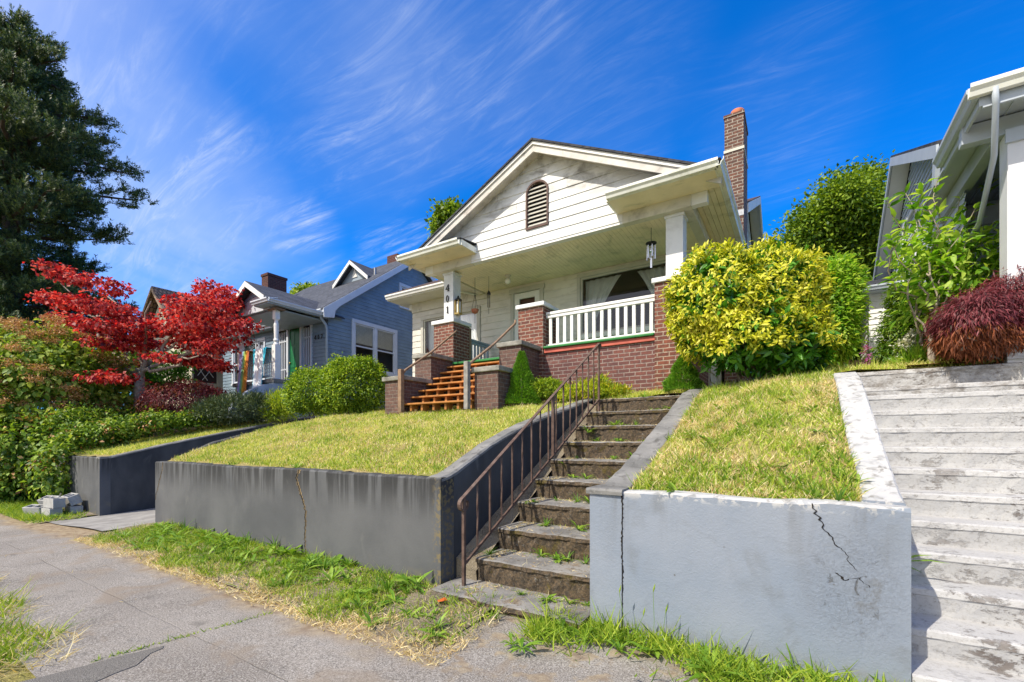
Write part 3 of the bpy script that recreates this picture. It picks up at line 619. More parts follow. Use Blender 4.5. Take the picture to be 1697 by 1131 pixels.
bw = thing('retaining_wall', (-.4, 3.35, 0), 'pale blue painted concrete retaining wall between the two street stairways', 'wall')
m = MB(); rough_front(m, -1.12, .545, 3.35, 3.50, -.15, lambda x: 1.118 + .006 * math.sin(x * 7), jit=.008); m.build('front_panel', 'blue_wall', bw)
m = MB(); rough_front(m, -1.385, -1.128, 3.345, 3.50, -.05, lambda x: 1.105 + .01 * math.sin(x * 17), jit=.010); m.build('corner_block', 'blue_wall', bw)
m = MB(); rough_front(m, -1.41, -1.12, 3.325, 3.70, 1.08, 1.125, jit=.010); m.build('corner_cap', 'cap_concrete', bw)
m = MB(); rough_bar(m, [(3.501, 1.115), (4.13, 1.285), (5.0, 1.58), (5.87, 1.875), (6.6, 2.16), (7.2, 2.27)], -1.375, -1.115, .0, .1, jit=.008); m.build('stair_cheek', 'cap_concrete', bw)
m = MB(); rough_bar(m, [(3.501, 1.13), (3.7, 1.19), (4.4, 1.51), (5.1, 1.85), (5.75, 2.15), (6.1, 2.24)], .335, .545, -.1, .1, jit=.004, chamf=.012); m.build('white_cheek', 'blue_wall', bw)
crack(bw, 'joint_crack', [(-1.125, 1.1), (-1.12, .9), (-1.13, .7), (-1.12, .5), (-1.125, .22), (-1.12, .08)], .006, 3.35, 'crack_dark', 8, jag=.006)
crack(bw, 'crack', [(.08, 1.11), (.10, 1.05), (.13, 1.0), (.145, .95), (.19, .90), (.205, .86), (.25, .82), (.27, .76), (.30, .73)], .0055, 3.35, 'crack_dark', 9, None, .011)
crack(bw, 'crack', [(.20, .70), (.24, .66), (.31, .69), (.36, .64)], .006, 3.35, 'crack_dark', 11, None, .011)

# ------------------------------------------------------------------ old mossy concrete stairway
def rough_step(mb, x0, x1, yf, yb, zt, zb, jit=.010, over=.018, seg=.06, wv=1.0):
    n = int((x1 - x0) / seg); vs = []; k = 7; ph = random.uniform(0, 6)
    for i in range(n + 1):
        x = x0 + (x1 - x0) * i / n; j = lambda a=1: random.uniform(-jit, jit) * a
        w = wv * (.010 * math.sin(x * 4 + ph) + .006 * math.sin(x * 13 + ph))
        vs += [(x, yf + .03 + j(), zb), (x, yf + .022 + j(1.3) + w, zb + (zt - zb) * .45), (x, yf + over + j(1.4) + w, zt - .055 + j()), (x, yf + j(.8) + w, zt - .045 + j(.5)), (x, yf + .004 + j(.5) + w, zt - .010 + j(.4)), (x, yf + .022 + w, zt + j(.3)), (x, yb, zt + .006)]
    fs = [(i * k + a, i * k + a + 1, (i + 1) * k + a + 1, (i + 1) * k + a) for i in range(n) for a in range(k - 1)]
    mb.add(vs, fs)
    for o in (0, n * k): mb.add([vs[o + a] for a in range(k)] + [(vs[o][0], yb, zb)], [tuple(range(8))])
st = thing('concrete_stairs', (-2.0, 3.2, 0), 'old mossy concrete stairway with weeds on its treads beside the iron handrail', 'stairs')
STEPS = [(3.18 + .42 * i, .10 + .2298 * i) for i in range(10)]
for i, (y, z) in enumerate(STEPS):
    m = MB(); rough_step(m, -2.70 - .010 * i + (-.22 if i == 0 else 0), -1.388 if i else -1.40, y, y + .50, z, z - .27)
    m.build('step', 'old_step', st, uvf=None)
m = MB(); m.add([(-2.949, 3.6, .0), (-2.949, 7.1, 2.0), (-2.72, 7.1, 1.9), (-2.68, 3.6, .0), (-2.949, 3.6, .30), (-2.949, 7.1, 2.12), (-2.78, 7.1, 2.05), (-2.70, 3.6, .2)], [(0, 1, 2, 3), (4, 5, 6, 7), (0, 3, 7, 4), (1, 2, 6, 5)]); struct(m.build('soil_edge', 'soil'))
struct(sheet('landing', -2.96, -1.2, 7.2, 7.7, lambda x, y: 2.18 + (y - 7.2) * .1, 'soil', 8, 4))

# ------------------------------------------------------------------ wide white stairway
ws = thing('concrete_stairs', (2.0, 3.4, 0), 'wide white painted concrete stairway with flaking paint to the right of the pale blue wall', 'stairs')
WST = [(3.35 + .28 * i, .18 * (i + 1)) for i in range(11)] + [(6.48, 2.10), (6.92, 2.33)]
for i, (y, z) in enumerate(WST):
    m = MB(); x1 = 3.6; 
    if i == 12: x1 = 2.02
    yb = WST[i + 1][0] + .08 if i < 12 else y + .22
    rough_step(m, .550 if i < 10 else (.42 if i < 12 else .36), x1, y, yb, z, z - (.32 if i > 10 else .25), jit=.0028, over=.008, seg=.06, wv=.12); m.build('step', 'white_step', ws)
m = MB(); m.box(2.06, 2.62, 6.80, 7.2, 2.02, 2.40); tag(m.build('stone_block', 'granite', bevel=.03), 'squared granite block at the right end of the top white step', 'stone block')

# ------------------------------------------------------------------ wrought iron handrail on the old stairs
def twist_bar(mb, x, y, z0, z1, r=.011, turns=5):
    n = 26; vs = []
    for i in range(n + 1):
        t = i / n; z = z0 + (z1 - z0) * t; a = 2 * math.pi * turns * min(1, max(0, (t - .15) / .7))
        for j in range(4): b = a + j * math.pi / 2; vs.append((x + r * math.cos(b), y + r * math.sin(b), z))
    mb.add(vs, [(i * 4 + j, i * 4 + (j + 1) % 4, (i + 1) * 4 + (j + 1) % 4, (i + 1) * 4 + j) for i in range(n) for j in range(4)])
hr = thing('iron_handrail', (-2.71, 3.4, .1), 'rusty wrought iron handrail with twisted balusters on the mossy concrete stairs', 'handrail')
RY0, RZ0, RY1, RZ1 = 3.42, .96, 6.92, 3.07; rs_ = (RZ1 - RZ0) / (RY1 - RY0)
top = lambda y: RZ0 + (y - RY0) * rs_
bot = lambda y: .30 + (y - 3.42) * (2.14 - .30) / 3.46
m = MB(); loop = [(-2.71, 3.41 + .062 * math.cos(a), .885 + .062 * math.sin(a)) for a in np.linspace(R(30), R(-245), 14)]
path = loop + [(-2.71, y, top(y)) for y in np.linspace(3.42, 6.92, 8)] + [(-2.71, 6.97, 3.06), (-2.71, 6.98, 3.0)]
vs = []
for i, p in enumerate(path):
    q0, q1 = Vector(path[max(0, i - 1)]), Vector(path[min(len(path) - 1, i + 1)]); t = (q1 - q0).normalized(); nn = Vector((1, 0, 0)).cross(t).normalized()
    for a, b in ((-.021, -.007), (.021, -.007), (.021, .006), (-.021, .006)): vs.append(Vector(p) + Vector((a, 0, 0)) + nn * b)
m.add(vs, [(i * 4 + j, i * 4 + (j + 1) % 4, (i + 1) * 4 + (j + 1) % 4, (i + 1) * 4 + j) for i in range(len(path) - 1) for j in range(4)] + [(0, 1, 2, 3)]); m.build('top_rail', 'rust_iron', hr, bevel=.002)
m = MB(); m.tube([(-2.71, y, bot(y)) for y in np.linspace(3.42, 6.90, 5)], .016, 4); m.build('bottom_rail', 'rust_iron', hr)
for y, z0 in ((3.42, .09), (5.30, bot(5.3)), (6.92, 1.95)):
    m = MB(); a = .016 if y != 5.3 else .019; m.box(-2.71 - a, -2.71 + a, y - a, y + a, z0, top(y) - .006); m.build('post', 'rust_iron', hr, bevel=.003)
for i in range(15):
    y = 3.42 + (6.92 - 3.42) * (i + 1) / 16
    m = MB()
    if i % 2 == 0: twist_bar(m, -2.71, y, bot(y), top(y) - .006)
    else: m.box(-2.719, -2.701, y - .009, y + .009, bot(y), top(y) - .006)
    m.build('baluster', 'rust_iron', hr)

# ------------------------------------------------------------------ the white bungalow
CX = -4.38; EH = 3.38; RT = 7.41; SL = .49
ez = RT - SL * EH          # eave top height (about 5.75)
hs = thing('bungalow', (-5.0, 8.0, 2.2), 'white sided bungalow with a brick porch and a wide front gable above it', 'house')
fr = fr_front(8.0)
# gable face (siding) with vent opening
gpoly = [(CX - 3.02, 5.43), (CX + 3.02, 5.43), (CX + 3.02, ez + SL * (EH - 3.02) - .13), (CX, RT - .13), (CX - 3.02, ez + SL * (EH - 3.02) - .13)]
gpoly = [(-6.12, 5.43), (-2.68, 5.43), (-2.68, 5.71), (-1.25, 5.71), (-1.25, RT - SL * 3.13 - .12), (CX, RT - .12), (-7.51, RT - SL * 3.13 - .12), (-7.51, 5.71), (-6.12, 5.71)]
m = MB(); vent = (-4.67, -4.22, 5.84, 6.72)
siding(m, fr, [(-6.12, 5.43), (-2.68, 5.43), (-2.68, 5.72), (-6.12, 5.72)], .19, z0=5.48, joints=1.9)
siding(m, fr, [(-7.51, 5.721), (-1.25, 5.721), (-1.25, RT - SL * 3.13 - .12), (CX, RT - .12), (-7.51, RT - SL * 3.13 - .12)], .19, [vent], z0=5.48, joints=1.9)
fbox(m, fr, -7.51, -1.25, 5.44, 5.9, -.14, -.004); m.prism([fp(fr, -7.6, 5.74, -.12), fp(fr, -1.16, 5.74, -.12), fp(fr, CX, RT - .12, -.12)], (0, .1, 0))
m.build('gable_wall', 'white_siding', hs)
# arched louvred vent
m = MB(); a0, a1, b0, b1 = vent; cz = 6.53; arc = [(a1 - (a1 - a0) / 2 + (a1 - a0) / 2 * math.cos(t), cz + .19 * math.sin(t)) for t in np.linspace(0, math.pi, 13)]
def ringpts(g_): c = (a0 + a1) / 2; return [(a1 + g_, b0 - g_)] + [(c + ((a1 - a0) / 2 + g_) * math.cos(t), cz + (.19 + g_) * math.sin(t)) for t in np.linspace(0, math.pi, 13)] + [(a0 - g_, b0 - g_)]
o_, i_ = ringpts(.035), ringpts(0.0)
for k in range(len(o_)):
    a, b, c, d = o_[k], o_[(k + 1) % len(o_)], i_[(k + 1) % len(o_)], i_[k]
    m.prism([fp(fr, *a, -.01), fp(fr, *b, -.01), fp(fr, *c, -.01), fp(fr, *d, -.01)], fr[2] * .05)
vt = m.build('gable_vent', 'vent_brown', hs)
m = MB()
for k in range(10):
    z = b0 + .02 + k * .082; hw = .225 if z < cz else .225 * math.sqrt(max(.02, 1 - ((z + .03 - cz) / .2) ** 2)); c = (a0 + a1) / 2
    m.prism([fp(fr, c - hw, z, .016), fp(fr, c + hw, z, .016), fp(fr, c + hw, z + .008, .02), fp(fr, c - hw, z + .008, .02)], (0, .05, .062))
m.build('louvre', 'casing_tan', vt)
m = MB(); fbox(m, fr, a0 - .03, a1 + .03, b0 - .03, b1 + .03, -.20, -.10); m.build('backing', 'dark_panel', vt)
# spandrel corners above the arch
m = MB(); c = (a0 + a1) / 2
for sgn in (-1, 1):
    pts = [(c + sgn * .225, cz)] + [(c + sgn * .225 * math.cos(t), cz + .19 * math.sin(t)) for t in np.linspace(0.02, math.pi / 2, 7)] + [(c, b1 + .002), (c + sgn * .225, b1 + .002)]
    m.prism([fp(fr, p[0], p[1], -.004) for p in pts], fr[2] * .016)
m.build('vent_surround', 'white_siding', vt)
# beam, porch ceiling
for bb in ((-7.26, -6.121, 7.985, 8.14), (-2.679, -1.50, 7.985, 8.14), (-1.66, -1.50, 8.141, 10.3), (-7.26, -7.10, 8.141, 9.9)):
    m = MB(); m.box(*bb, 5.43, 5.67); m.build('porch_beam', 'trim_dirty', hs, bevel=.006)
m = MB(); m.box(-7.10, -1.66, 8.0, 9.9, 5.475, 5.53)
for k in range(62):
    x = -7.08 + k * .0876; m.box(x, x + .082, 8.145, 9.88, 5.468, 5.476)
m.build('porch_ceiling', 'soffit_cream', hs)
# side soffits of bead board, return boxes
def soffit(x0, x1, y0, y1):
    mb = MB(); mb.box(x0, x1, y0, y1, 5.64, 5.66); n = int((x1 - x0) / .085)
    for k in range(n): a = x0 + (x1 - x0) * k / n; mb.box(a + .004, a + (x1 - x0) / n - .004, y0 + .01, y1 - .01, 5.628, 5.641)
    return mb
soffit(-1.50, -1.06, 8.0, 10.8).build('soffit', 'soffit_cream', hs); soffit(-7.70, -7.26, 8.0, 9.9).build('soffit', 'soffit_cream', hs)
for x0, x1 in ((-2.76, -1.06), (-7.70, -6.0)):
    m = MB(); m.box(x0, x1, 7.46, 7.999, 5.625, 5.655); m.build('soffit', 'soffit_cream', hs)
for sgn, (x0, x1) in ((1, (-2.76, -1.0)), (-1, (-7.76, -6.0))):
    m = MB(); ze = ez - .015
    m.box(x0 + (.02 if sgn < 0 else 0), x1 - (.02 if sgn > 0 else 0), 7.43, 7.46, 5.62, ze)
    ex = x0 if sgn > 0 else x1 - .0; m.box(ex - .03 if sgn > 0 else ex, ex if sgn > 0 else ex + .03, 7.46, 7.98, 5.62, ze)
    m.build('return_fascia', 'gutter_paint', hs)
    m = MB(); m.prism([(x0 - .03, 7.40, ze + .003), (x1 + .03, 7.40, ze + .003), (x1 + .03, 7.99, ze + .085), (x0 - .03, 7.99, ze + .085)], (0, 0, .018)); m.build('return_roof', 'shingle_dark', hs)
    m = MB(); gutter(m, (x0, 7.43, ze), (x1, 7.43, ze), (0, -1, 0), .10, .115); m.build('gutter', 'gutter_paint', hs, bevel=.003)
m = MB(); gutter(m, (-1.03, 7.36, ez - .015), (-1.03, 10.8, ez - .015), (1, 0, 0), .11, .115); m.box(-1.06, -1.031, 7.43, 10.8, 5.62, ez - .02); m.build('gutter', 'gutter_paint', hs, bevel=.003)
m = MB(); gutter(m, (-7.73, 7.36, ez - .015), (-7.73, 9.3, ez - .015), (-1, 0, 0), .11, .115); m.box(-7.729, -7.70, 7.43, 9.3, 5.62, ez - .02); m.build('gutter', 'gutter_paint', hs, bevel=.003)
m = MB(); m.tube([(-.97, 10.72, 5.64), (-.97, 10.73, 5.52), (-1.02, 10.74, 5.42), (-1.30, 10.76, 5.28), (-1.42, 10.76, 5.15), (-1.43, 10.76, 2.6)], .035, 8); m.build('downspout', 'gutter_paint', hs, True)
m = MB(); m.tube([(-7.79, 9.25, 5.64), (-7.79, 9.24, 5.56), (-7.74, 9.3, 5.50), (-7.3, 9.75, 5.42)], .035, 8); m.build('downspout', 'gutter_paint', hs, True)
# rake boards and roof
def rake_pt(x, dz=0.0): return RT - SL * abs(x - CX) + dz
for sgn in (-1, 1):
    xe = CX + sgn * EH
    m = MB(); m.prism([(CX, 7.70, RT - .05), (xe, 7.70, rake_pt(xe) - .05), (xe, 7.70, rake_pt(xe) - .24), (CX, 7.70, RT - .24)], (0, .032, 0)); m.build('bargeboard', 'bargeboard_weathered', hs)
    m = MB(); m.prism([(CX, 7.672, RT - .042), (xe, 7.672, rake_pt(xe) - .042), (xe, 7.672, rake_pt(xe) - .105), (CX, 7.672, RT - .105)], (0, .027, 0)); m.build('rake_moulding', 'white_paint', hs)
    m = MB(); m.prism([(CX, 7.735, RT - .13), (xe, 7.735, rake_pt(xe) - .13), (xe, 7.735, rake_pt(xe) - .15), (CX, 7.735, RT - .15)], (0, .28, 0)); m.build('rake_soffit', 'bargeboard_weathered', hs)
    m = MB(); m.prism([(CX, 7.64, RT), (xe + sgn * .04, 7.64, rake_pt(xe + sgn * .04)), (xe + sgn * .04, 7.64, rake_pt(xe + sgn * .04) - .04), (CX, 7.64, RT - .04)], (0, 4.6, 0)); m.build('roof', 'shingle_dark', hs)
# main body behind the porch
WL, WR, YB = -9.80, -1.50, 9.90
fb = fr_front(YB); opens = [(-4.33, -2.30, 3.98, 5.34), (-6.18, -5.42, 3.27, 5.28), (-9.34, -7.36, 3.45, 5.05)]
m = MB(); siding(m, fb, [(WL, 2.3), (WR, 2.3), (WR, 5.60), (WL, 5.60)], .18, [(o[0] - .04, o[1] + .04, o[2] - .04, o[3] + .04) for o in opens], z0=2.3, proud=.014); m.build('front_wall', 'porch_siding', hs)
m = MB(); hole_wall(m, fb, WL, WR, 2.0, 5.60, opens); m.build('wall_core', 'interior_dark', hs)
m = MB(); siding(m, fr_right(WR), [(9.9, 2.3), (12.6, 2.3), (12.6, 7.0), (9.9, 5.62)], .20, z0=2.3); m.build('side_wall', 'porch_siding', hs); m = MB(); m.box(WL + .02, WR - .02, 20.8, 20.95, 2, 7.3); m.build('rear_wall', 'porch_siding', hs); m = MB(); siding(m, fr_left(WL), [(9.9, 2.0), (20, 2.0), (20, 7.4), (16.6, 9.0), (9.9, 5.62)], .20, z0=2.3); m.build('side_wall', 'porch_siding', hs)
m = MB(); m.box(WL + .03, WR - .03, 9.96, 14.0, 3.15, 3.26); m.box(WL + .03, WR - .03, 13.9, 14.0, 3.26, 5.6); m.box(WL + .03, WR - .03, 10.0, 14.0, 5.61, 5.7); m.box(-7.0, -6.9, 10.03, 13.9, 3.26, 5.61); m.box(-5.2, -5.1, 10.03, 13.9, 3.26, 5.61); m.box(WL + .02, WL + .1, 10.0, 14, 3.2, 5.6); m.box(WR - .1, WR - .02, 10.0, 14, 3.2, 5.6); m.build('room', 'interior_dark', hs)
# body roof: front eave over the left wing, rear wing ridge along X
m = MB(); m.prism([(-10.22, 9.22, 5.74), (-1.42, 9.22, 5.74), (-1.42, 16.6, 9.36), (-10.22, 16.6, 9.36)], (0, 0, .04)); m.prism([(-10.22, 16.6, 9.36), (-1.0, 16.6, 9.36), (-1.0, 21.2, 7.1), (-10.22, 21.2, 7.1)], (0, 0, .04)); m.prism([(-1.42, 12.25, 7.225), (-1.0, 12.25, 7.225), (-1.0, 16.6, 9.36), (-1.42, 16.6, 9.36)], (0, 0, .04)); m.build('rear_roof', 'shingle_brown', hs)
m = MB(); m.prism([(-.99, 12.25, 7.24), (-.99, 16.6, 9.37), (-.99, 21.2, 7.11), (-.99, 21.2, 6.90), (-.99, 16.6, 9.14), (-.99, 12.25, 7.0)], (-.04, 0, 0)); m.build('bargeboard', 'white_paint', hs)
m = MB(); m.prism([(-1.36, 12.3, 2.6), (-1.36, 20.9, 2.6), (-1.36, 20.9, 7.0), (-1.36, 16.6, 9.1), (-1.36, 12.3, 7.0)], (-.05, 0, 0)); m.build('rear_gable_wall', 'white_siding', hs)
m = MB(); m.prism([(-1.04, 12.3, 7.20), (-1.04, 16.6, 9.30), (-1.34, 16.6, 9.30), (-1.34, 12.3, 7.20)], (0, 0, .015)); m.prism([(-1.04, 16.6, 9.30), (-1.04, 21.0, 7.1), (-1.34, 21.0, 7.1), (-1.34, 16.6, 9.30)], (0, 0, .015)); m.build('rear_soffit', 'soffit_white', hs)
m = MB(); m.box(-10.16, -7.2, 9.28, 9.9, 5.60, 5.62); m.box(-10.16, WL - .02, 9.901, 16, 5.60, 5.62)
m.build('soffit', 'soffit_white', hs)
m = MB(); m.box(-10.19, -7.27, 9.25, 9.28, 5.59, 5.72); m.box(-10.19, -10.161, 9.281, 16, 5.59, 5.72); gutter(m, (-10.19, 9.25, 5.73), (-7.3, 9.25, 5.73), (0, -1, 0), .10, .115); m.build('gutter', 'white_paint', hs, bevel=.003)
m = MB(); fbox(m, fb, -9.80, -7.0, 5.32, 5.60, .02, .045); m.build('frieze', 'trim_dirty', hs)
m = MB(); m.box(-9.9, -9.8, 9.86, 10.1, 5.42, 5.58); m.build('bracket', 'white_paint', hs)
# windows and door
wr = window(hs, fb, *opens[0], cw=.085, cas='casing_tan', fw=.045)
wl = window(hs, fb, *opens[2], cw=.10, cas='casing_tan', cols=2, fw=.04)
def drape(parent, x0, x1, zt, zb, y, inner, side, mat='curtain', n=40, rows=16):
    """a swagged curtain: hangs from (x0..x1) at zt and is gathered to the side at zb"""
    mb = MB(); vs = []
    for j in range(rows + 1):
        t = j / rows; z = zt + (zb - zt) * t; pull = min(1.0, 1.25 * t) ** .85
        for i in range(n + 1):
            s = i / n; xt = x0 + (x1 - x0) * s
            xb = side + (inner - side) * s * .28 if True else 0
            x = xt + (xb - xt) * pull; yy = y + .035 * math.sin(s * 34 + t * 2) * (.5 + .5 * t) + .015 * math.sin(s * 11)
            vs.append((x, yy, z - .10 * math.sin(math.pi * s) * t * (1 if abs(side - x0) < abs(side - x1) else 1)))
    mb.add(vs, [(j * (n + 1) + i, j * (n + 1) + i + 1, (j + 1) * (n + 1) + i + 1, (j + 1) * (n + 1) + i) for j in range(rows) for i in range(n)])
    return mb.build('curtain', mat, parent, True)
drape(wr, -4.30, -3.41, 5.32, 4.05, 10.12, -3.41, -4.30); drape(wr, -2.32, -3.06, 5.32, 4.05, 10.14, -3.06, -2.32)
MT['curtain_white'] = MT['curtain']; plain('curtain_white', (.80, .80, .80), .9, .04, 8, 0)
drape(wl, -9.32, -8.34, 5.03, 3.5, 10.06, -8.34, -9.32, 'curtain_white'); drape(wl, -7.38, -8.36, 5.03, 3.5, 10.08, -8.36, -7.38, 'curtain_white')
m = MB(); fbox(m, fb, -4.33, -2.3, 3.30, 3.93, .018, .03); m.build('glazed_panel', 'glass_far', hs)
m = MB(); fbox(m, fb, -4.36, -2.27, 3.88, 3.98, .031, .08); fbox(m, fb, -4.36, -2.27, 3.26, 3.34, .031, .06); m.build('panel_rail', 'white_paint', hs)
dr = MB(); fbox(dr, fb, -6.28, -6.18, 3.27, 5.28, 0, .05); fbox(dr, fb, -5.42, -5.32, 3.27, 5.28, 0, .05); fbox(dr, fb, -6.32, -5.28, 5.28, 5.40, 0, .055); d = dr.build('door_casing', 'casing_tan', hs, bevel=.004)
m = MB(); fbox(m, fb, -6.175, -6.03, 3.29, 5.27, -.03, .02); fbox(m, fb, -5.57, -5.425, 3.29, 5.27, -.03, .02); fbox(m, fb, -6.029, -5.571, 5.12, 5.27, -.03, .018); fbox(m, fb, -6.029, -5.571, 3.29, 3.55, -.03, .018); dd = m.build('screen_door', 'white_paint', hs, bevel=.004)
m = MB(); fbox(m, fb, -6.17, -5.43, 3.28, 5.27, -.11, -.06); m.build('inner_door', 'door_brown', hs)
m = MB(); m.box(-6.02, -5.98, 9.84, 9.86, 4.2, 4.36); m.build('handle', 'brass', dd)
# piers with caps, columns
def pier(x0, x1, y0, y1, cap_z, name='porch_pier', mat='brick_red', capm='column_paint', ov=.045, ct=.085, zb=2.0):
    mb = MB(); mb.box(x0, x1, y0, y1, zb, cap_z - ct); p = mb.build(name, mat, hs)
    mb = MB(); mb.box(x0 - ov, x1 + ov, y0 - ov, y1 + ov, cap_z - ct, cap_z); mb.build('cap', capm, p, bevel=.012); return p
pier(-7.22, -6.63, 7.98, 8.57, 4.29, ct=.09); pier(-4.89, -4.31, 7.98, 8.57, 4.29); pier(-2.10, -1.50, 7.98, 8.57, 4.32)
def column(x, y, w, z0, z1):
    mb = MB(); mb.box(x - w, x + w, y - w, y + w, z0, z1 - .05); mb.box(x - w - .022, x + w + .022, y - w - .022, y + w + .022, z1 - .05, z1); return mb.build('porch_column', 'column_paint', hs, bevel=.004)
cl = column(-6.90, 8.27, .14, 4.29, 5.43); cr = column(-1.80, 8.27, .145, 4.32, 5.43)
# house numbers 4 0 1
yn = 8.27 - .14 - .012
def glyph(ch, x, z, h, y, parent, mat='digit_black', ax=(1, 0, 0), name='house_number'):
    mb = MB(); A = Vector(ax); nn = Vector((0, -1, 0)) if ax[0] else Vector((1, 0, 0))
    def q(pts): mb.prism([Vector((x, y, z)) + A * (p[0] * h) + Vector((0, 0, p[1] * h)) for p in pts], nn * .010)
    if ch == '4':
        q([(.10, 0), (.26, 0), (.26, 1), (.10, 1)]); q([(-.04, 0), (.36, 0), (.36, .06), (-.04, .06)][:4]); q([(-.34, .26), (.099, .26), (.099, .36), (-.34, .36)]); q([(-.34, .361), (-.22, .361), (.099, .86), (.099, 1)]); q([(.261, .26), (.36, .26), (.36, .36), (.261, .36)])
    elif ch == '0':
        k = 18; o = [(.27 * math.cos(2 * math.pi * i / k), .5 + .5 * math.sin(2 * math.pi * i / k)) for i in range(k)]; n_ = [(.13 * math.cos(2 * math.pi * i / k), .5 + .42 * math.sin(2 * math.pi * i / k)) for i in range(k)]
        for i in range(k): j = (i + 1) % k; q([o[i], o[j], n_[j], n_[i]])
    elif ch == '1':
        q([(-.07, .061), (.09, .061), (.09, 1), (-.07, 1)]); q([(-.20, 0), (.22, 0), (.22, .06), (-.20, .06)]); q([(-.071, .78), (-.071, .95), (-.22, .80)])
    elif ch == '7':
        q([(-.28, .86), (.28, .86), (.28, 1), (-.28, 1)]); q([(.28, .859), (.12, .859), (-.14, 0), (.04, 0)])
    return mb.build(name, mat, parent)
for ch, z in (('4', 4.99), ('0', 4.74), ('1', 4.48)): glyph(ch, -6.92, z, .155, yn, cl)
# wall lantern on the inner face of the left column
m = MB(); cx_, cy_ = -6.70, 8.22; m.box(-6.76, -6.735, cy_ - .05, cy_ + .05, 4.50, 4.78); ln = m.build('wall_lantern', 'brass', hs, bevel=.003)
m = MB()
for ax_ in (-.055, .055):
    for ay in (-.055, .055): m.box(cx_ + ax_ * .9 - .008 + .02, cx_ + ax_ * .9 + .008 + .02, cy_ + ay - .008, cy_ + ay + .008, 4.46, 4.76)
m.box(cx_ - .05, cx_ + .09, cy_ - .07, cy_ + .07, 4.43, 4.465); m.build('cage', 'brass', ln)
m = MB(); m.lathe((cx_ + .02, cy_, 4.76), [(.09, 0), (.085, .02), (.03, .06), (.02, .10), (.001, .12)], 12); m.build('cap', 'black_iron', ln)
m = MB(); m.lathe((cx_ + .02, cy_, 4.47), [(.038, 0), (.038, .27)], 10); m.build('glass', 'bulb_glass', ln)
# porch ceiling light
m = MB(); m.lathe((-5.87, 9.1, 5.395), [(.075, .075), (.07, .05), (.045, .03), (.03, .0)], 16); pl = m.build('porch_light', 'casing_tan', hs, True)
m = MB(); m.lathe((-5.87, 9.1, 5.25), [(.03, .15), (.06, .12), (.078, .07), (.065, .03), (.02, 0)], 16); m.build('globe', 'bulb_glass', pl, True)
# brick base, porch floor, sills
m = MB(); m.box(-4.309, -2.101, 8.05, 8.35, 1.9, 3.25); m.build('porch_base', 'brick_base', hs)
m = MB(); m.box(-1.75, -1.52, 8.571, 12, 2.0, 3.25); m.box(-7.2, -6.98, 8.571, 9.9, 2.0, 3.20); m.build('side_base', 'brick_base', hs)
m = MB(); m.box(-4.305, -2.105, 8.01, 8.30, 3.251, 3.335); m.build('red_band', 'red_paint', hs, bevel=.006)
m = MB(); m.box(-4.30, -2.11, 7.965, 8.33, 3.336, 3.385); m.build('sill', 'green_paint', hs, bevel=.014)
m = MB(); m.box(-7.0, -1.75, 8.10, 9.88, 3.20, 3.27); m.box(-6.62, -4.90, 7.93, 8.099, 3.222, 3.268); m.build('porch_floor', 'green_paint', hs, bevel=.008)
# front porch railing
def railing(x0, x1, y, z0, z1, n, name='porch_railing', mat='white_paint', along='x', t=.03, rw=.05):
    mb = MB()
    def bx(a0, a1, b0, b1, c0, c1):
        if along == 'x': mb.box(a0, a1, b0, b1, c0, c1)
        else: mb.box(b0, b1, a0, a1, c0, c1)
    bx(x0, x1, y - rw, y + rw, z1 - .055, z1); bx(x0, x1, y - .035, y + .035, z1 - .12, z1 - .056); bx(x0, x1, y - .035, y + .035, z0, z0 + .055)
    r = mb.build(name, mat, hs, bevel=.008)
    for i in range(n):
        a = x0 + (x1 - x0) * (i + .6) / (n + .2); mb = MB(); s = random.uniform(-.004, .004)
        if along == 'x': mb.prism([(a - t, y - .02, z0 + .05), (a + t, y - .02, z0 + .05), (a + t, y + .02, z0 + .05), (a - t, y + .02, z0 + .05)], (s, 0, z1 - .12 - z0 - .05))
        else: mb.prism([(y - .02, a - t, z0 + .05), (y + .02, a - t, z0 + .05), (y + .02, a + t, z0 + .05), (y - .02, a + t, z0 + .05)], (0, s, z1 - .12 - z0 - .05))
        mb.build('baluster', mat, r)
    return r
railing(-4.305, -2.105, 8.14, 3.386, 4.09, 14); railing(8.57, 9.86, -6.95, 3.33, 4.05, 9, mat='blue_dull', along='y', t=.025)
m = MB(); m.box(-6.80, -6.66, 8.575, 8.70, 3.27, 4.2); m.build('newel', 'rail_wood', hs)
# chimney
m = MB(); m.box(-1.40, -1.01, 11.30, 12.2, 2.2, 8.84); m.box(-1.42, -.99, 11.28, 12.22, 8.84, 8.90); ch_ = m.build('chimney', 'brick_chimney', hs)
m = MB(); m.box(-1.415, -.995, 11.285, 12.215, 8.04, 8.10); m.build('band', 'trim_dirty', ch_)
m = MB(); m.lathe((-1.18, 11.75, 8.90), [(.15, 0), (.155, .02), (.135, .26), (.14, .30), (.11, .30), (.11, .1)], 20); m.build('chimney_pot', 'terracotta', ch_, True)
m = MB(); m.box(-1.405, -1.005, 11.29, 11.298, 6.55, 6.68); m.build('flashing', 'lead_metal', ch_)
# wing walls of the steps
for x0, x1, y0, y1, zt in ((-4.89, -4.40, 7.27, 7.975, 3.385), (-4.89, -4.38, 6.48, 7.269, 2.80), (-7.13, -6.66, 7.27, 7.975, 3.385), (-7.20, -6.66, 6.48, 7.269, 2.80)):
    mb = MB(); mb.box(x0, x1, y0, y1, 1.8, zt - .09); p = mb.build('wing_wall', 'brick_old', hs)
    mb = MB(); mb.box(x0 - .05, x1 + .05, y0 - .05, y1, zt - .09, zt); mb.build('coping', 'stone_cap', p, bevel=.014)

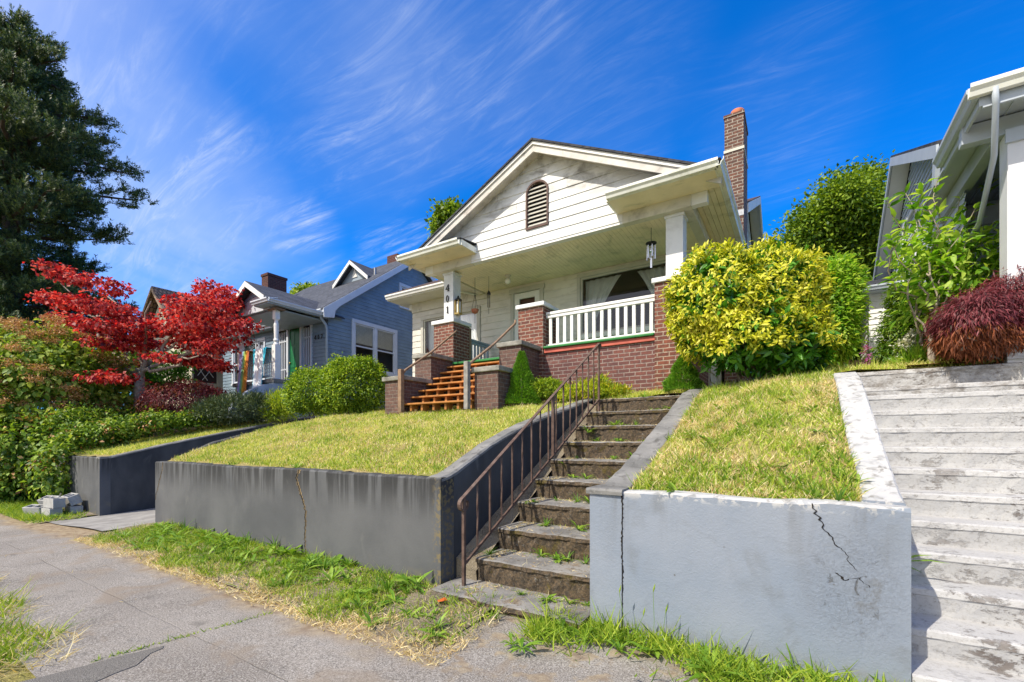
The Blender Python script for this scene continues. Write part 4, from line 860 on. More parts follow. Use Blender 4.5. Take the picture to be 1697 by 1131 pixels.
# wooden porch steps
ps = thing('porch_steps', (-5.76, 7.2, 2.15), 'orange stained timber steps with open risers up to the bungalow porch', 'steps')
for i in range(7):
    z = 2.20 + i * .153; y = 6.42 + i * .223
    m = MB(); x0 = -6.645 - (.10 if i == 0 else 0); m.box(x0, -4.905, y, y + .13, z, z + .032); m.box(x0, -4.905, y + .138, y + .27, z, z + .032)
    tr_ = m.build('tread', 'step_wood', ps, bevel=.005)
    for k in range(6): m = MB(); xk = -6.5 + k * .30 + (.12 if i % 2 else 0); m.box(xk, xk + .05, y + .06, y + .24, z - .121, z - .001); m.build('riser_block', 'step_wood', ps)
def pole_rail(x, label):
    t = thing('stair_handrail', (x, 6.35, 2.1), label, 'handrail', 'handrails of the wooden porch steps'); mat = 'rail_wood' if x < -6 else 'grey_wood'
    mb = MB(); mb.box(x - .045, x + .045, 6.30, 6.39, 2.05, 2.90); mb.build('post', mat, t, bevel=.006)
    mb = MB(); mb.tube([(x, 6.36, 2.80), (x, 6.46, 2.90), (x, 7.2, 3.37), (x, 7.96, 3.93 if x < -6 else 3.93), (x + (.0 if x < -6 else .0), 8.05 if x < -6 else 7.97, 4.0)], .024, 8); mb.build('rail', 'rail_wood', t, True)
pole_rail(-6.60, 'pole handrail on a brown wooden post at the left side of the orange porch steps')
pole_rail(-4.955, 'pole handrail on a weathered grey post at the right side of the orange porch steps')

# hanging things under the porch roof
wc = thing('wind_chime', (-2.30, 8.5, 5.47), 'metal wind chime with a dark disc hanging beside the right porch column', 'wind chime')
m = MB(); m.tube([(-2.30, 8.5, 5.47), (-2.30, 8.5, 5.19)], .005, 5); m.build('cord', 'black_iron', wc)
m = MB(); m.lathe((-2.30, 8.5, 5.17), [(.10, 0), (.10, .012), (.04, .035), (.01, .04)], 16); m.build('disc', 'black_iron', wc)
for k in range(6): a = k * math.pi / 3; m = MB(); m.tube([(-2.30 + .075 * math.cos(a), 8.5 + .075 * math.sin(a), 5.13), (-2.30 + .075 * math.cos(a), 8.5 + .075 * math.sin(a), 4.87 + .02 * (k % 3))], .012, 8); m.build('tube', 'steel_tube', wc)
m = MB(); m.tube([(-2.30, 8.5, 5.17), (-2.30, 8.5, 4.90)], .004, 4); m.lathe((-2.3, 8.5, 5.0), [(.001, 0), (.04, .02), (.04, .04), (.001, .06)], 10); m.box(-2.317, -2.283, 8.497, 8.503, 4.72, 4.90); m.build('sail', 'steel_tube', wc)
hp = thing('hanging_planter', (-6.63, 8.8, 5.46), 'terracotta bowl on long cords hanging behind the left porch column', 'planter')
m = MB(); m.tube([(-6.63, 8.8, 5.46), (-6.63, 8.8, 5.05)], .006, 5)
for k in range(3): a = k * 2.09; m.tube([(-6.63, 8.8, 5.05), (-6.63 + .085 * math.cos(a), 8.8 + .085 * math.sin(a), 4.68)], .004, 4)
m.tube([(-6.63, 8.8, 4.60), (-6.63, 8.8, 4.35)], .006, 5); m.lathe((-6.63, 8.8, 5.0), [(.001, 0), (.025, .02), (.001, .05)], 8); m.build('cord', 'black_iron', hp)
m = MB(); m.lathe((-6.63, 8.8, 4.58), [(.02, 0), (.07, .03), (.095, .10), (.085, .11), (.08, .09)], 14); m.build('bowl', 'terracotta', hp, True)
wc2 = thing('wind_chime', (-6.29, 8.9, 5.46), 'small dark wind chime hanging between the planter and the front door', 'wind chime')
m = MB(); m.tube([(-6.29, 8.9, 5.46), (-6.29, 8.9, 5.10)], .004, 5); m.tube([(-6.29, 8.9, 5.0), (-6.29, 8.9, 4.55)], .004, 5); m.build('cord', 'black_iron', wc2)
m = MB(); m.lathe((-6.29, 8.9, 5.02), [(.05, 0), (.045, .03), (.02, .08), (.005, .10)], 10); m.build('bell', 'black_iron', wc2)
for k in range(3): a = k * 2.09; m = MB(); m.tube([(-6.29 + .03 * math.cos(a), 8.9 + .03 * math.sin(a), 5.0), (-6.29 + .03 * math.cos(a), 8.9 + .03 * math.sin(a), 4.70)], .006, 6); m.build('tube', 'black_iron', wc2)

# ------------------------------------------------------------------ the blue house
bh = thing('blue_house', (-16.4, 9.3, 2.3), 'slate blue sided house with a green front door and a gabled porch beyond the driveway', 'house')
BX, BY = -13.0, 9.26
ff, frr = fr_front(BY), fr_right(BX)
wopen = (10.32, 12.14, 4.02, 5.58); gopen = (12.50, 13.55, 6.72, 7.48)
def rz_(y): return 5.66 + .74 * (y - 8.95)
m = MB(); siding(m, frr, [(9.26, 1.9), (17.2, 1.9), (17.2, 5.8), (13.2, rz_(13.2) - .12), (9.26, rz_(9.26) - .12)], .125, [wopen, gopen], z0=1.9); m.build('gable_end_wall', 'blue_siding', bh)
fopen = [(-18.95, -16.75, 3.75, 5.22), (-15.85, -13.90, 3.30, 5.42)]
m = MB(); siding(m, ff, [(-19.8, 1.9), (BX, 1.9), (BX, 5.72), (-19.8, 5.72)], .125, fopen, z0=1.9); m.build('front_wall', 'blue_siding', bh)
m = MB(); hole_wall(m, frr, 9.4, 17, 1.9, 5.7, [wopen]); hole_wall(m, ff, -19.78, BX - .13, 1.9, 5.7, fopen); m.build('wall_core', 'interior_dark', bh)
m = MB(); m.box(-19.75, -13.2, 9.5, 9.6, 5.62, 5.7); m.box(-19.7, -13.15, 12.4, 12.5, 3.2, 5.6); m.box(-19.7, -13.15, 9.45, 12.4, 3.1, 3.2); m.build('room', 'interior_dark', bh)
m = MB(); m.prism([(-12.72, 8.90, 5.68), (-12.72, 13.2, 8.86), (-20.1, 13.2, 8.86), (-20.1, 8.90, 5.68)], (0, 0, .05)); m.prism([(-12.72, 13.2, 8.86), (-12.72, 17.5, 5.68), (-20.1, 17.5, 5.68), (-20.1, 13.2, 8.86)], (0, 0, .05)); m.build('roof', 'shingle_blue', bh)
m = MB(); bp = [(8.90, 5.70), (13.2, 8.88), (17.5, 5.70), (17.5, 5.48), (13.2, 8.66), (9.42, 5.86), (9.30, 5.68), (9.24, 5.45), (8.92, 5.40)]
m.prism([(-12.70, 8.90, 5.71), (-12.70, 13.2, 8.89), (-12.70, 13.2, 8.66), (-12.70, 9.50, 5.90), (-12.70, 9.34, 5.72), (-12.70, 9.30, 5.48), (-12.70, 8.92, 5.42)], (-.04, 0, 0)); m.prism([(-12.70, 13.2, 8.89), (-12.70, 17.5, 5.71), (-12.70, 17.5, 5.48), (-12.70, 13.2, 8.66)], (-.04, 0, 0)); m.build('bargeboard', 'blue_trim', bh, bevel=.004)
m = MB(); m.prism([(-12.745, 8.95, 5.60), (-12.745, 13.2, 8.74), (-12.745, 13.2, 8.72), (-12.745, 8.95, 5.58)], (-.25, 0, 0)); m.box(-20.0, -12.75, 8.95, 9.25, 5.50, 5.52); m.build('soffit', 'blue_dull', bh)
m = MB(); gutter(m, (-13.2, 8.93, 5.68), (-12.75, 8.93, 5.68), (0, -1, 0), .11, .11); gutter(m, (-20.1, 8.93, 5.68), (-15.3, 8.93, 5.68), (0, -1, 0), .11, .11); m.box(-20.1, -12.76, 8.925, 8.95, 5.50, 5.67); m.build('gutter', 'blue_trim', bh)
m = MB(); m.tube([(-12.9, 8.9, 5.58), (-12.93, 8.95, 5.45), (-12.95, 9.16, 5.25), (-12.95, 9.19, 5.1), (-12.95, 9.19, 2.3)], .045, 8); m.build('downspout', 'blue_dull', bh, True)
window(bh, frr, *wopen, cw=.13, cas='blue_trim', cols=2, sash=True, blind=.42, fw=.045, glass='glass')
window(bh, frr, *gopen, cw=.12, cas='blue_trim', cols=2, fw=.05, glass='glass_far')
window(bh, ff, -18.95, -18.45, 3.75, 5.22, cw=.10, cas='blue_trim', fw=.05, glass='glass_far', sash=True)
window(bh, ff, -18.30, -17.30, 3.75, 5.22, cw=.10, cas='blue_trim', fw=.05, glass='glass_far')
window(bh, ff, -17.15, -16.75, 3.75, 5.22, cw=.10, cas='blue_trim', fw=.05, glass='glass_far', sash=True)
m = MB(); fbox(m, ff, -15.95, -15.85, 3.3, 5.42, 0, .05); fbox(m, ff, -13.90, -13.80, 3.3, 5.42, 0, .05); fbox(m, ff, -15.98, -13.77, 5.42, 5.56, 0, .06); fbox(m, ff, -15.29, -15.18, 3.3, 5.419, -.05, .04); fbox(m, ff, -14.50, -14.39, 3.3, 5.419, -.05, .04); dc = m.build('door_casing', 'blue_trim', bh, bevel=.004)
m = MB(); fbox(m, ff, -15.18, -14.50, 3.3, 5.40, -.08, -.03); dg = m.build('door', 'door_green', bh)
m = MB()
for a, b, c, d in ((-15.12, -14.88, 3.45, 3.95), (-14.80, -14.56, 3.45, 3.95), (-15.12, -14.88, 4.05, 4.75), (-14.80, -14.56, 4.05, 4.75), (-15.12, -14.88, 4.85, 5.3), (-14.80, -14.56, 4.85, 5.3)): fbox(m, ff, a, b, c, d, -.029, -.018)
m.build('door_panel', 'door_green', dg, bevel=.006)
m = MB(); m.lathe((-15.11, 9.25, 4.2), [(.025, 0), (.03, .02), (.02, .05)], 8); m.build('handle', 'brass', dg)
for a, b in ((-15.85, -15.29), (-14.39, -13.90)):
    m = MB(); fbox(m, ff, a, b, 3.3, 5.42, -.06, -.04); sl = m.build('sidelight', 'glass_far', bh)
    m = MB()
    for k in range(4): x = a + (b - a) * (k + .5) / 4; fbox(m, ff, x - .02, x + .02, 3.35, 5.35, -.039, -.01)
    fbox(m, ff, a, b, 4.0, 4.04, -.039, -.005); fbox(m, ff, a, b, 5.0, 5.04, -.039, -.005); m.build('grille', 'blue_trim', sl)
for ch, x in (('4', -13.62), ('0', -13.45), ('7', -13.28)): glyph(ch, x, 4.86, .15, 9.235, bh)
# chimneys and dormer
m = MB(); m.box(-19.95, -19.45, 10.9, 11.75, 5.8, 8.70); m.box(-19.98, -19.42, 10.87, 11.78, 8.70, 8.80); m.build('chimney', 'brick_far', bh)
m = MB(); m.box(-14.55, -13.95, 13.2, 13.8, 8.2, 9.22); m.build('chimney', 'brick_far', bh)
m = MB(); DX, DY = -14.58, 11.35
for s in (-1, 1): m.prism([(DX, DY, 8.47), (DX + s * 1.05, DY, 7.66), (DX + s * 1.05, DY, 7.62), (DX, DY, 8.43)], (0, 2.0, 0))
dm = m.build('dormer_roof', 'shingle_blue', bh)
m = MB()
for s in (-1, 1): m.prism([(DX, DY - .02, 8.44), (DX + s * 1.03, DY - .02, 7.65), (DX + s * 1.03, DY - .02, 7.50), (DX, DY - .02, 8.30)], (0, .04, 0))
m.build('dormer_bargeboard', 'white_paint', bh)
m = MB(); m.prism([(DX - .85, DY + .25, 7.5), (DX + .85, DY + .25, 7.5), (DX + .85, DY + .25, 7.72), (DX, DY + .25, 8.36), (DX - .85, DY + .25, 7.72)], (0, .06, 0)); m.build('dormer_wall', 'blue_dull', bh)
m = MB(); m.prism([(DX - .15, DY + .22, 7.85), (DX + .15, DY + .22, 7.85), (DX, DY + .22, 8.2)], (0, .03, 0)); m.build('dormer_panel', 'white_paint', bh)
m = MB(); m.tube([(-13.55, 11.7, 7.7), (-13.55, 11.7, 8.05)], .05, 8); m.build('vent_pipe', 'lead_metal', bh)
# porch
PX, pa, pb = -14.08, -15.28, -12.86
m = MB()
for s, xe in ((-1, -15.32), (1, -12.84)): m.prism([(PX, 7.2, 6.32), (xe, 7.2, 5.60), (xe, 7.2, 5.56), (PX, 7.2, 6.28)], (0, 2.6, 0))
m.build('porch_roof', 'shingle_blue', bh)
m = MB()
for s, xe in ((-1, -15.32), (1, -13.05)): m.prism([(PX, 7.18, 6.30), (xe, 7.18, 6.30 - .585 * abs(xe - PX)), (xe, 7.18, 6.14 - .585 * abs(xe - PX)), (PX, 7.18, 6.14)], (0, .04, 0))
m.build('porch_bargeboard', 'white_paint', bh)
m = MB(); m.prism([(-15.1, 7.5, 5.42), (-13.1, 7.5, 5.42), (-13.1, 7.5, 5.66), (PX, 7.5, 6.22), (-15.1, 7.5, 5.66)], (0, .08, 0)); m.build('porch_gable', 'blue_dull', bh)
m = MB(); A = [(PX + r * math.cos(t), 5.42 + r * .62 * math.sin(t)) for r in (.88,) for t in np.linspace(0, math.pi, 17)]; B_ = [(PX + .76 * math.cos(t), 5.42 + .47 * math.sin(t)) for t in np.linspace(0, math.pi, 17)]
for i in range(16): m.prism([(A[i][0], 7.46, A[i][1]), (A[i + 1][0], 7.46, A[i + 1][1]), (B_[i + 1][0], 7.46, B_[i + 1][1]), (B_[i][0], 7.46, B_[i][1])], (0, .038, 0))
m.build('arch_trim', 'blue_siding', bh)
m = MB(); m.prism([(x, 7.485, z) for x, z in B_], (0, .012, 0)); m.build('arch_panel', 'blue_trim', bh)
m = MB(); m.box(-13.62, -12.86, 7.22, 7.58, 5.46, 5.53); m.box(-13.0, -12.86, 7.581, 9.2, 5.46, 5.53); m.box(-15.2, -13.05, 7.6, 9.2, 5.38, 5.42); m.build('porch_soffit', 'blue_dull', bh)
m = MB(); gutter(m, (-12.87, 7.2, 5.60), (-12.87, 8.92, 5.60), (1, 0, 0), .10, .10); gutter(m, (-13.66, 7.22, 5.60), (-12.8, 7.22, 5.60), (0, -1, 0), .10, .10); m.prism([(-13.66, 7.22, 5.605), (-12.84, 7.22, 5.605), (-12.84, 7.5, 5.66), (-13.66, 7.5, 5.66)], (0, 0, .02)); m.build('porch_gutter', 'blue_trim', bh)
m = MB(); m.box(-13.4, -12.97, 7.50, 7.80, 5.38, 5.43); m.build('post_plate', 'rail_wood', bh)
for x in (-13.18, -15.16):
    m = MB(); m.box(x - .09, x + .09, 7.55, 7.73, 3.32, 4.35); m.lathe((x, 7.64, 4.35), [(.085, 0), (.085, .03), (.055, .07), (.085, .14), (.06, .20), (.072, .6), (.05, .72), (.08, .78), (.055, .82)], 12); m.box(x - .075, x + .075, 7.565, 7.715, 5.12, 5.38); m.build('porch_post', 'white_paint', bh, bevel=.004)
m = MB(); m.box(-15.07, -13.27, 7.60, 7.68, 4.17, 4.25); m.box(-15.07, -13.27, 7.61, 7.67, 3.42, 3.48); m.box(-15.07, -13.27, 7.61, 7.67, 3.85, 3.90); rr = m.build('porch_railing', 'white_paint', bh)
for k in range(15): x = -15.0 + k * .12; m = MB(); m.box(x - .015, x + .015, 7.625, 7.655, 3.48, 4.17); m.build('baluster', 'white_paint', rr)
m = MB(); m.box(-15.35, -13.0, 7.45, 9.24, 3.22, 3.32); m.build('porch_deck', 'cap_concrete', bh)
m = MB(); m.box(-15.3, -13.35, 7.52, 9.2, 1.9, 3.218); m.box(-13.349, -13.05, 7.50, 9.2, 1.9, 3.219); m.prism([(-13.03, 7.9, 2.1), (-13.03, 6.2, 2.1), (-13.03, 6.35, 2.5), (-13.03, 6.75, 2.9), (-13.03, 7.2, 3.12), (-13.03, 7.9, 3.22)], (-.16, 0, 0)); m.build('porch_foundation', 'foundation_blue', bh)
def towel(name, x0, x1, ztop, zb, mat, label, y=7.42, seed=0, sway=0.0):
    mb = MB(); n, r = 22, 18; vs = []; rs = random.Random(seed)
    for j in range(r + 1):
        t = j / r; z = ztop + (zb - ztop) * t
        for i in range(n + 1):
            s = i / n; w = 1 - .22 * math.sin(t * 2.2) ; xm = (x0 + x1) / 2 + sway * t
            vs.append((xm + (s - .5) * (x1 - x0) * w, y - .05 * t - .035 * math.sin(s * 15 + seed + t) * (.25 + t), z + .04 * math.sin(s * 9 + seed) * t * t))
    o = n + 1; back = [(v[0], y + .27, v[2]) for v in vs[:o]]; drop = [(v[0], y + .28, v[2] - .35) for v in vs[:o]]
    fs = [(j * o + i, j * o + i + 1, (j + 1) * o + i + 1, (j + 1) * o + i) for j in range(r) for i in range(n)]; mb.add(vs, fs)
    k = len(vs); mb.add(vs[:o] + back + drop, [(i, i + 1, o + i + 1, o + i) for i in range(n)] + [(o + i, o + i + 1, 2 * o + i + 1, 2 * o + i) for i in range(n)])
    ob = mb.build(name, mat, None, True, uvf=lambda p: ((p.x - x0 - sway * (ztop - p.z) / (ztop - zb)) / (x1 - x0), p.z)); sm = ob.modifiers.new('thickness', 'SOLIDIFY'); sm.thickness = .008
    return tag(ob, label, 'towel')
towel('beach_towel', -14.82, -14.28, 4.27, 2.95, 'towel_rainbow', 'lavender and rainbow dyed towel hanging over the left part of the blue house porch railing', seed=2, sway=-.12)
towel('beach_towel', -14.08, -13.32, 4.27, 2.90, 'towel_teal', 'long white towel with turquoise edges hanging over the blue house porch railing beside the post', seed=5, sway=-.05)
m = MB(); m.lathe((-13.75, 8.6, 3.32), [(.12, 0), (.16, .08), (.15, .25), (.08, .36), (.001, .38)], 12); tag(m.build('planter_pot', 'digit_black', smooth=True), 'black round pot standing by the green door on the blue house porch', 'pot')

# ------------------------------------------------------------------ cream cottage beyond the blue house
ch2 = thing('cottage', (-24, 9, 2.3), 'cream cottage with a steep cedar shake roof half hidden by the red maple', 'house')
AX = -24.9; fc = fr_front(9.0); c_r = fr_right(-21.9)
m = MB(); siding(m, fc, [(-27.9, 1.8), (-21.9, 1.8), (-21.9, 5.1), (AX, 8.2), (-27.9, 5.1)], .35, z0=1.8, proud=.006); m.build('front_wall', 'cream_paint', ch2)
dopen = (9.05, 9.95, 4.02, 4.98)
m = MB(); siding(m, c_r, [(9.0, 1.8), (15, 1.8), (15, 5.1), (9.0, 5.1)], .30, [dopen], z0=1.8, proud=.01)
for k in range(7): fbox(m, c_r, 9.99 + k * .6, 10.03 + k * .6, 1.8, 5.05, .0, .03)
m.build('side_wall', 'cream_siding', ch2)
for s, xe in ((1, -21.45), (-1, -28.35)):
    m = MB(); zt = 8.55 - 1.02 * abs(xe - AX); m.prism([(AX, 8.6, 8.55), (xe, 8.6, zt), (xe, 8.6, zt - .07), (AX, 8.6, 8.46)], (0, 6.5, 0)); m.build('roof', 'cedar_shake', ch2)
    m = MB(); m.prism([(AX, 8.57, 8.50), (xe, 8.57, zt - .04), (xe, 8.57, zt - .20), (AX, 8.57, 8.34)], (0, .03, 0)); m.build('bargeboard', 'fence_wood', ch2)
m = MB(); m.box(-28, -27.9, 9, 15, 1.8, 5.1); m.box(-28, -21.95, 14.9, 15, 1.8, 6); m.build('rear_wall', 'cream_siding', ch2)
m = MB(); fbox(m, c_r, 9.05, 9.95, 4.02, 4.98, -.04, .015); dp = m.build('dark_shutter', 'dark_panel', ch2)
m = MB()
for a, b in (((9.2, 4.30), (9.55, 4.86)), ((9.38, 4.12), (9.82, 4.74)), ((9.2, 4.70), (9.58, 4.12)), ((9.36, 4.90), (9.82, 4.28))):
    P0 = fp(c_r, a[0], a[1], .03); P1 = fp(c_r, b[0], b[1], .03); m.tube([P0, P1], .012, 4)
m.build('lattice', 'white_paint', dp)
m = MB(); m.lathe((-21.80, 10.2, 4.72), [(.03, 0), (.07, .05), (.07, .14), (.02, .18)], 10); m.build('globe_lamp', 'bulb_glass', ch2, True)
m = MB(); m.prism([(-22.6, 9.2, 6.15), (-22.6, 11.2, 6.15), (-21.9, 11.2, 5.70), (-21.9, 9.2, 5.70)], (0, 0, .55)); m.build('roof_dormer', 'dark_panel', ch2)

# ------------------------------------------------------------------ the pale house on the right
rh = thing('pale_house', (3.5, 8.0, 2.4), 'tall pale blue grey house with white corner post and long gutter at the right edge', 'house')
EX, EY, EZ = 1.60, 6.54, 5.17
WXr = 1.92
m = MB(); m.prism([(EX, EY, EZ), (9, EY, EZ), (9, 11.0, EZ + 2.2), (EX + 2.4, 11.0, EZ + 2.2)], (0, 0, .05)); m.prism([(EX, EY, EZ), (EX + 2.4, 11.0, EZ + 2.2), (EX + 2.4, 12.0, EZ + 2.2), (EX, 8.0, EZ)], (0, 0, .05))
m.build('roof', 'shingle_dark', rh)
m = MB(); gutter(m, (EX, EY, EZ), (EX, 7.95, EZ), (-1, 0, 0), .10, .12); m.build('gutter', 'pale_trim', rh, bevel=.003); m = MB(); gutter(m, (EX - .09, EY, EZ + .003), (9, EY, EZ + .003), (0, -1, 0), .10, .12); m.build('gutter', 'gutter_paint', rh, bevel=.003)  # shade painted into the gutter: side run blue-grey, lit front run white
m = MB(); m.box(EX + .03, 9, EY + .02, EY + .05, EZ - .22, EZ - .02); m.box(EX + .001, EX + .03, EY + .02, 7.9, EZ - .20, EZ - .02); m.build('fascia', 'pale_trim', rh)
m = MB(); m.box(EX + .03, 9, EY + .05, 9.5, EZ - .10, EZ - .07)
for k in range(10): m.box(EX + .06 + k * .26, EX + .07 + k * .26, EY + .1, 9.45, EZ - .115, EZ - .10)
m.build('soffit', 'pale_trim', rh)
m = MB(); m.box(EX - .02, WXr + .6, 7.05, 7.17, EZ - .32, EZ - .12); m.box(EX + .25, EX + .37, 7.171, 9.45, EZ - .32, EZ - .12); m.build('porch_beam', 'pale_trim', rh, bevel=.004)
m = MB(); m.tube([(EX + .10, EY - .05, EZ - .08), (EX + .12, EY + .0, EZ - .22), (EX + .20, 6.9, EZ - .60), (EX + .26, 7.6, EZ - 1.05), (EX + .27, 9.30, EZ - 1.35), (EX + .27, 9.35, 2.6)], .028, 8); m.build('downspout', 'pale_trim', rh, True)
m = MB(); m.box(WXr, 9.0, 6.97, 7.20, 2.0, 4.84); m.build('corner_panel', 'pale_panel', rh, bevel=.006)
m = MB(); m.box(WXr - .02, 9.0, 6.94, 6.969, 4.70, 4.845); m.build('panel_trim', 'pale_trim', rh)
m = MB(); siding(m, fr_front(9.5), [(WXr, 2.6), (9, 2.6), (9, 5.0), (WXr, 5.0)], .20, z0=2.6); m.build('porch_wall', 'pale_siding', rh)
m = MB(); fbox(m, fr_front(9.5), WXr + .02, 5, 4.72, 5.0, .02, .05); m.build('frieze', 'pale_panel', rh)
fl = fr_left(WXr)
m = MB(); siding(m, fl, [(8.35, 2.4), (14.1, 2.4), (14.1, 5.35), (11.6, 7.05), (8.35, 5.35)], .115, z0=2.4, proud=.02); m.build('side_wall', 'pale_siding', rh)
m = MB(); m.box(WXr + .01, 9, 9.52, 9.6, 2.4, 5.3); m.build('wall_core', 'pale_siding', rh)
m = MB(); m.box(WXr + .03, 9, 13.9, 14.05, 2.4, 6.9); m.build('rear_wall', 'pale_siding', rh)
GX = 1.60
m = MB(); m.prism([(GX, 8.22, 5.50), (GX, 11.75, 7.18), (7, 11.75, 7.18), (7, 8.22, 5.50)], (0, 0, .05)); m.prism([(GX, 11.75, 7.18), (GX, 14.3, 5.45), (7, 14.3, 5.45), (7, 11.75, 7.18)], (0, 0, .05)); m.build('gable_roof', 'shingle_dark', rh)
m = MB(); m.prism([(GX - .01, 8.22, 5.50), (GX - .01, 11.75, 7.19), (GX - .01, 11.75, 7.02), (GX - .01, 8.22, 5.32)], (.03, 0, 0)); m.prism([(GX - .01, 11.75, 7.19), (GX - .01, 14.3, 5.46), (GX - .01, 14.3, 5.30), (GX - .01, 11.75, 7.02)], (.03, 0, 0)); m.prism([(GX - .008, 8.22, 5.32), (GX - .008, 8.40, 5.40), (GX - .008, 8.48, 5.0), (GX - .008, 8.34, 5.0)], (.05, 0, 0)); m.build('bargeboard', 'pale_trim', rh)
m = MB(); m.prism([(GX + .03, 8.3, 5.40), (GX + .03, 11.75, 7.04), (WXr - .02, 11.75, 7.04), (WXr - .02, 8.3, 5.40)], (0, 0, .02)); m.prism([(GX + .03, 11.75, 7.04), (GX + .03, 14.25, 5.36), (WXr - .02, 14.25, 5.36), (WXr - .02, 11.75, 7.04)], (0, 0, .02)); m.build('gable_soffit', 'pale_panel', rh)
window(rh, fl, 11.3, 12.4, 4.4, 5.9, cw=.10, cas='pale_panel', fw=.05, glass='glass_far', sash=True)
# small bump-out
m = MB(); siding(m, fr_front(13.2), [(1.40, 2.6), (WXr, 2.6), (WXr, 4.98), (1.40, 4.98)], .13, z0=2.6, proud=.02); siding(m, fr_left(1.40), [(13.2, 2.6), (14.5, 2.6), (14.5, 4.98), (13.2, 4.98)], .13, z0=2.6, proud=.02); m.build('bay_wall', 'white_paint', rh)
m = MB(); m.prism([(1.02, 12.92, 4.98), (WXr - .02, 12.92, 4.98), (WXr - .02, 13.6, 5.25), (1.5, 13.6, 5.25)], (0, 0, .04)); m.prism([(1.02, 12.92, 4.98), (1.5, 13.6, 5.25), (1.5, 14.6, 5.25), (1.02, 14.6, 4.98)], (0, 0, .04)); m.build('bay_roof', 'shingle_dark', rh)
m = MB(); gutter(m, (1.02, 12.92, 4.98), (WXr - .02, 12.92, 4.98), (0, -1, 0), .09, .10); gutter(m, (1.03, 12.84, 4.977), (1.03, 14.6, 4.977), (-1, 0, 0), .09, .10); m.box(1.04, 1.40, 12.93, 14.6, 4.86, 4.88); m.box(1.4, WXr - .02, 12.93, 13.17, 4.86, 4.88); m.build('bay_gutter', 'pale_trim', rh)
fe = thing('garden_fence', (.9, 12, 2.9), 'low unpainted board fence between the two houses on the right', 'fence')
for k in range(14): m = MB(); x = .35 + k * .105; m.box(x, x + .095, 12.0, 12.02, 2.7, 3.20 + .01 * (k % 3)); m.build('board', 'fence_wood', fe)

# ------------------------------------------------------------------ concrete blocks by the driveway wall
def block(name, c, rz, label, tilt=0.0, up='side'):
    """hollow block .40 x .20 x .20 with two cores; core axis up or lying"""
    L_, W_, H_ = .41, .20, .20; bm = bmesh.new(); t = .03
    xs = [-L_ / 2, -L_ / 2 + t, -t / 2, t / 2, L_ / 2 - t, L_ / 2]; ys = [-W_ / 2, -W_ / 2 + t, W_ / 2 - t, W_ / 2]
    mb = MB(); 
    mb.box(xs[0], xs[5], ys[0], ys[1], 0, H_); mb.box(xs[0], xs[5], ys[2], ys[3], 0, H_)
    for a, b in ((0, 1), (2, 3), (4, 5)): mb.box(xs[a], xs[b], ys[1], ys[2], .001, H_ - .001)
    mb.box(xs[1], xs[4], ys[1], ys[2], .02, .05)
    M_ = Matrix.Rotation(rz, 3, 'Z') @ Matrix.Rotation(tilt, 3, 'X'); z = -min((M_ @ Vector(v)).z for v in mb.v)
    mb.v = [tuple(M_ @ Vector(v) + Vector((c[0], c[1], c[2] + z))) for v in mb.v]; bm.free()
    return tag(mb.build(name, 'concrete_block', None, bevel=.004), label, 'concrete block', 'hollow concrete blocks by the driveway')
bx, by, bz = -13.35, 3.0, -.12
block('concrete_block', (bx + .12, by - .16, bz), .10, 'hollow concrete block at the bottom front of the stack, nearest the driveway')
block('concrete_block', (bx - .40, by - .26, bz), .45, 'hollow concrete block at the bottom left of the stack, lowest in the grass', .25)
block('concrete_block', (bx + .04, by + .20, bz), .0, 'hollow concrete block at the bottom rear of the stack against the wall')
block('concrete_block', (bx + .10, by - .12, bz + .203), .16, 'hollow concrete block lying on the front one, its long smooth face to the street')
block('concrete_block', (bx - .34, by - .04, bz + .15), .30, 'hollow concrete block on the upper left of the stack with open cores showing', .45)
block('concrete_block', (bx + .02, by + .20, bz + .21), .05, 'hollow concrete block at the upper rear of the stack, cores facing up', .35)

# ------------------------------------------------------------------ foliage
def at(u, v, t):
    """world point seen in direction (u, v) of the survey photo, t = forward distance / focal length"""
    d = wdir(u, v); return np.array((d[0] * t, d[1] * t, 1.5 + d[2] * t))
def unit(a): return a / np.maximum(np.linalg.norm(a, axis=-1, keepdims=True), 1e-9)
KIND = {'dia': ([0, .45, 1], [.0, 1, 0]), 'leaf': ([0, .3, .65, 1], [.12, 1, .8, .05]), 'blade': ([0, .5, 1], [1, .8, .06]), 'long': ([0, .35, .7, 1], [.25, .8, 1, .12])}
def leaves(name, P, D, N, L, W, mat, parent=None, kind='dia', fold=.18, curl=.25, label=None):
    n = len(P); D = unit(D); S = unit(np.cross(N, D)); N = np.cross(D, S)
    L = np.broadcast_to(np.asarray(L, float), (n,))[:, None]; W = np.broadcast_to(np.asarray(W, float), (n,))[:, None]
    if kind == 'dia':
        V = np.stack([P, P + D * L * .45 + S * W * .5 + N * W * fold, P + D * L - N * L * curl * .5, P + D * L * .45 - S * W * .5 + N * W * fold], 1); k = 4; F0 = np.array([[0, 1, 2, 3]])
    else:
        A, Wd = KIND[kind]; two = kind == 'blade'; rows = []
        for a, w in zip(A, Wd):
            c = P + D * L * a - N * L * curl * a * a * .6
            if two: rows += [c - S * W * w * .5, c + S * W * w * .5]
            else: rows += [c - S * W * w * .5 + N * W * fold * w, c, c + S * W * w * .5 + N * W * fold * w]
        V = np.stack(rows, 1); k = len(rows); c = 2 if two else 3
        F0 = np.array([[i * c + j, i * c + j + 1, (i + 1) * c + j + 1, (i + 1) * c + j] for i in range(len(A) - 1) for j in range(c - 1)])
    F = (F0[None] + (np.arange(n) * k)[:, None, None]).reshape(-1, 4)
    return mkobj(name, V.reshape(-1, 3), F, mat, parent)
def rdir(n): return unit(RNG.normal(size=(n, 3)))
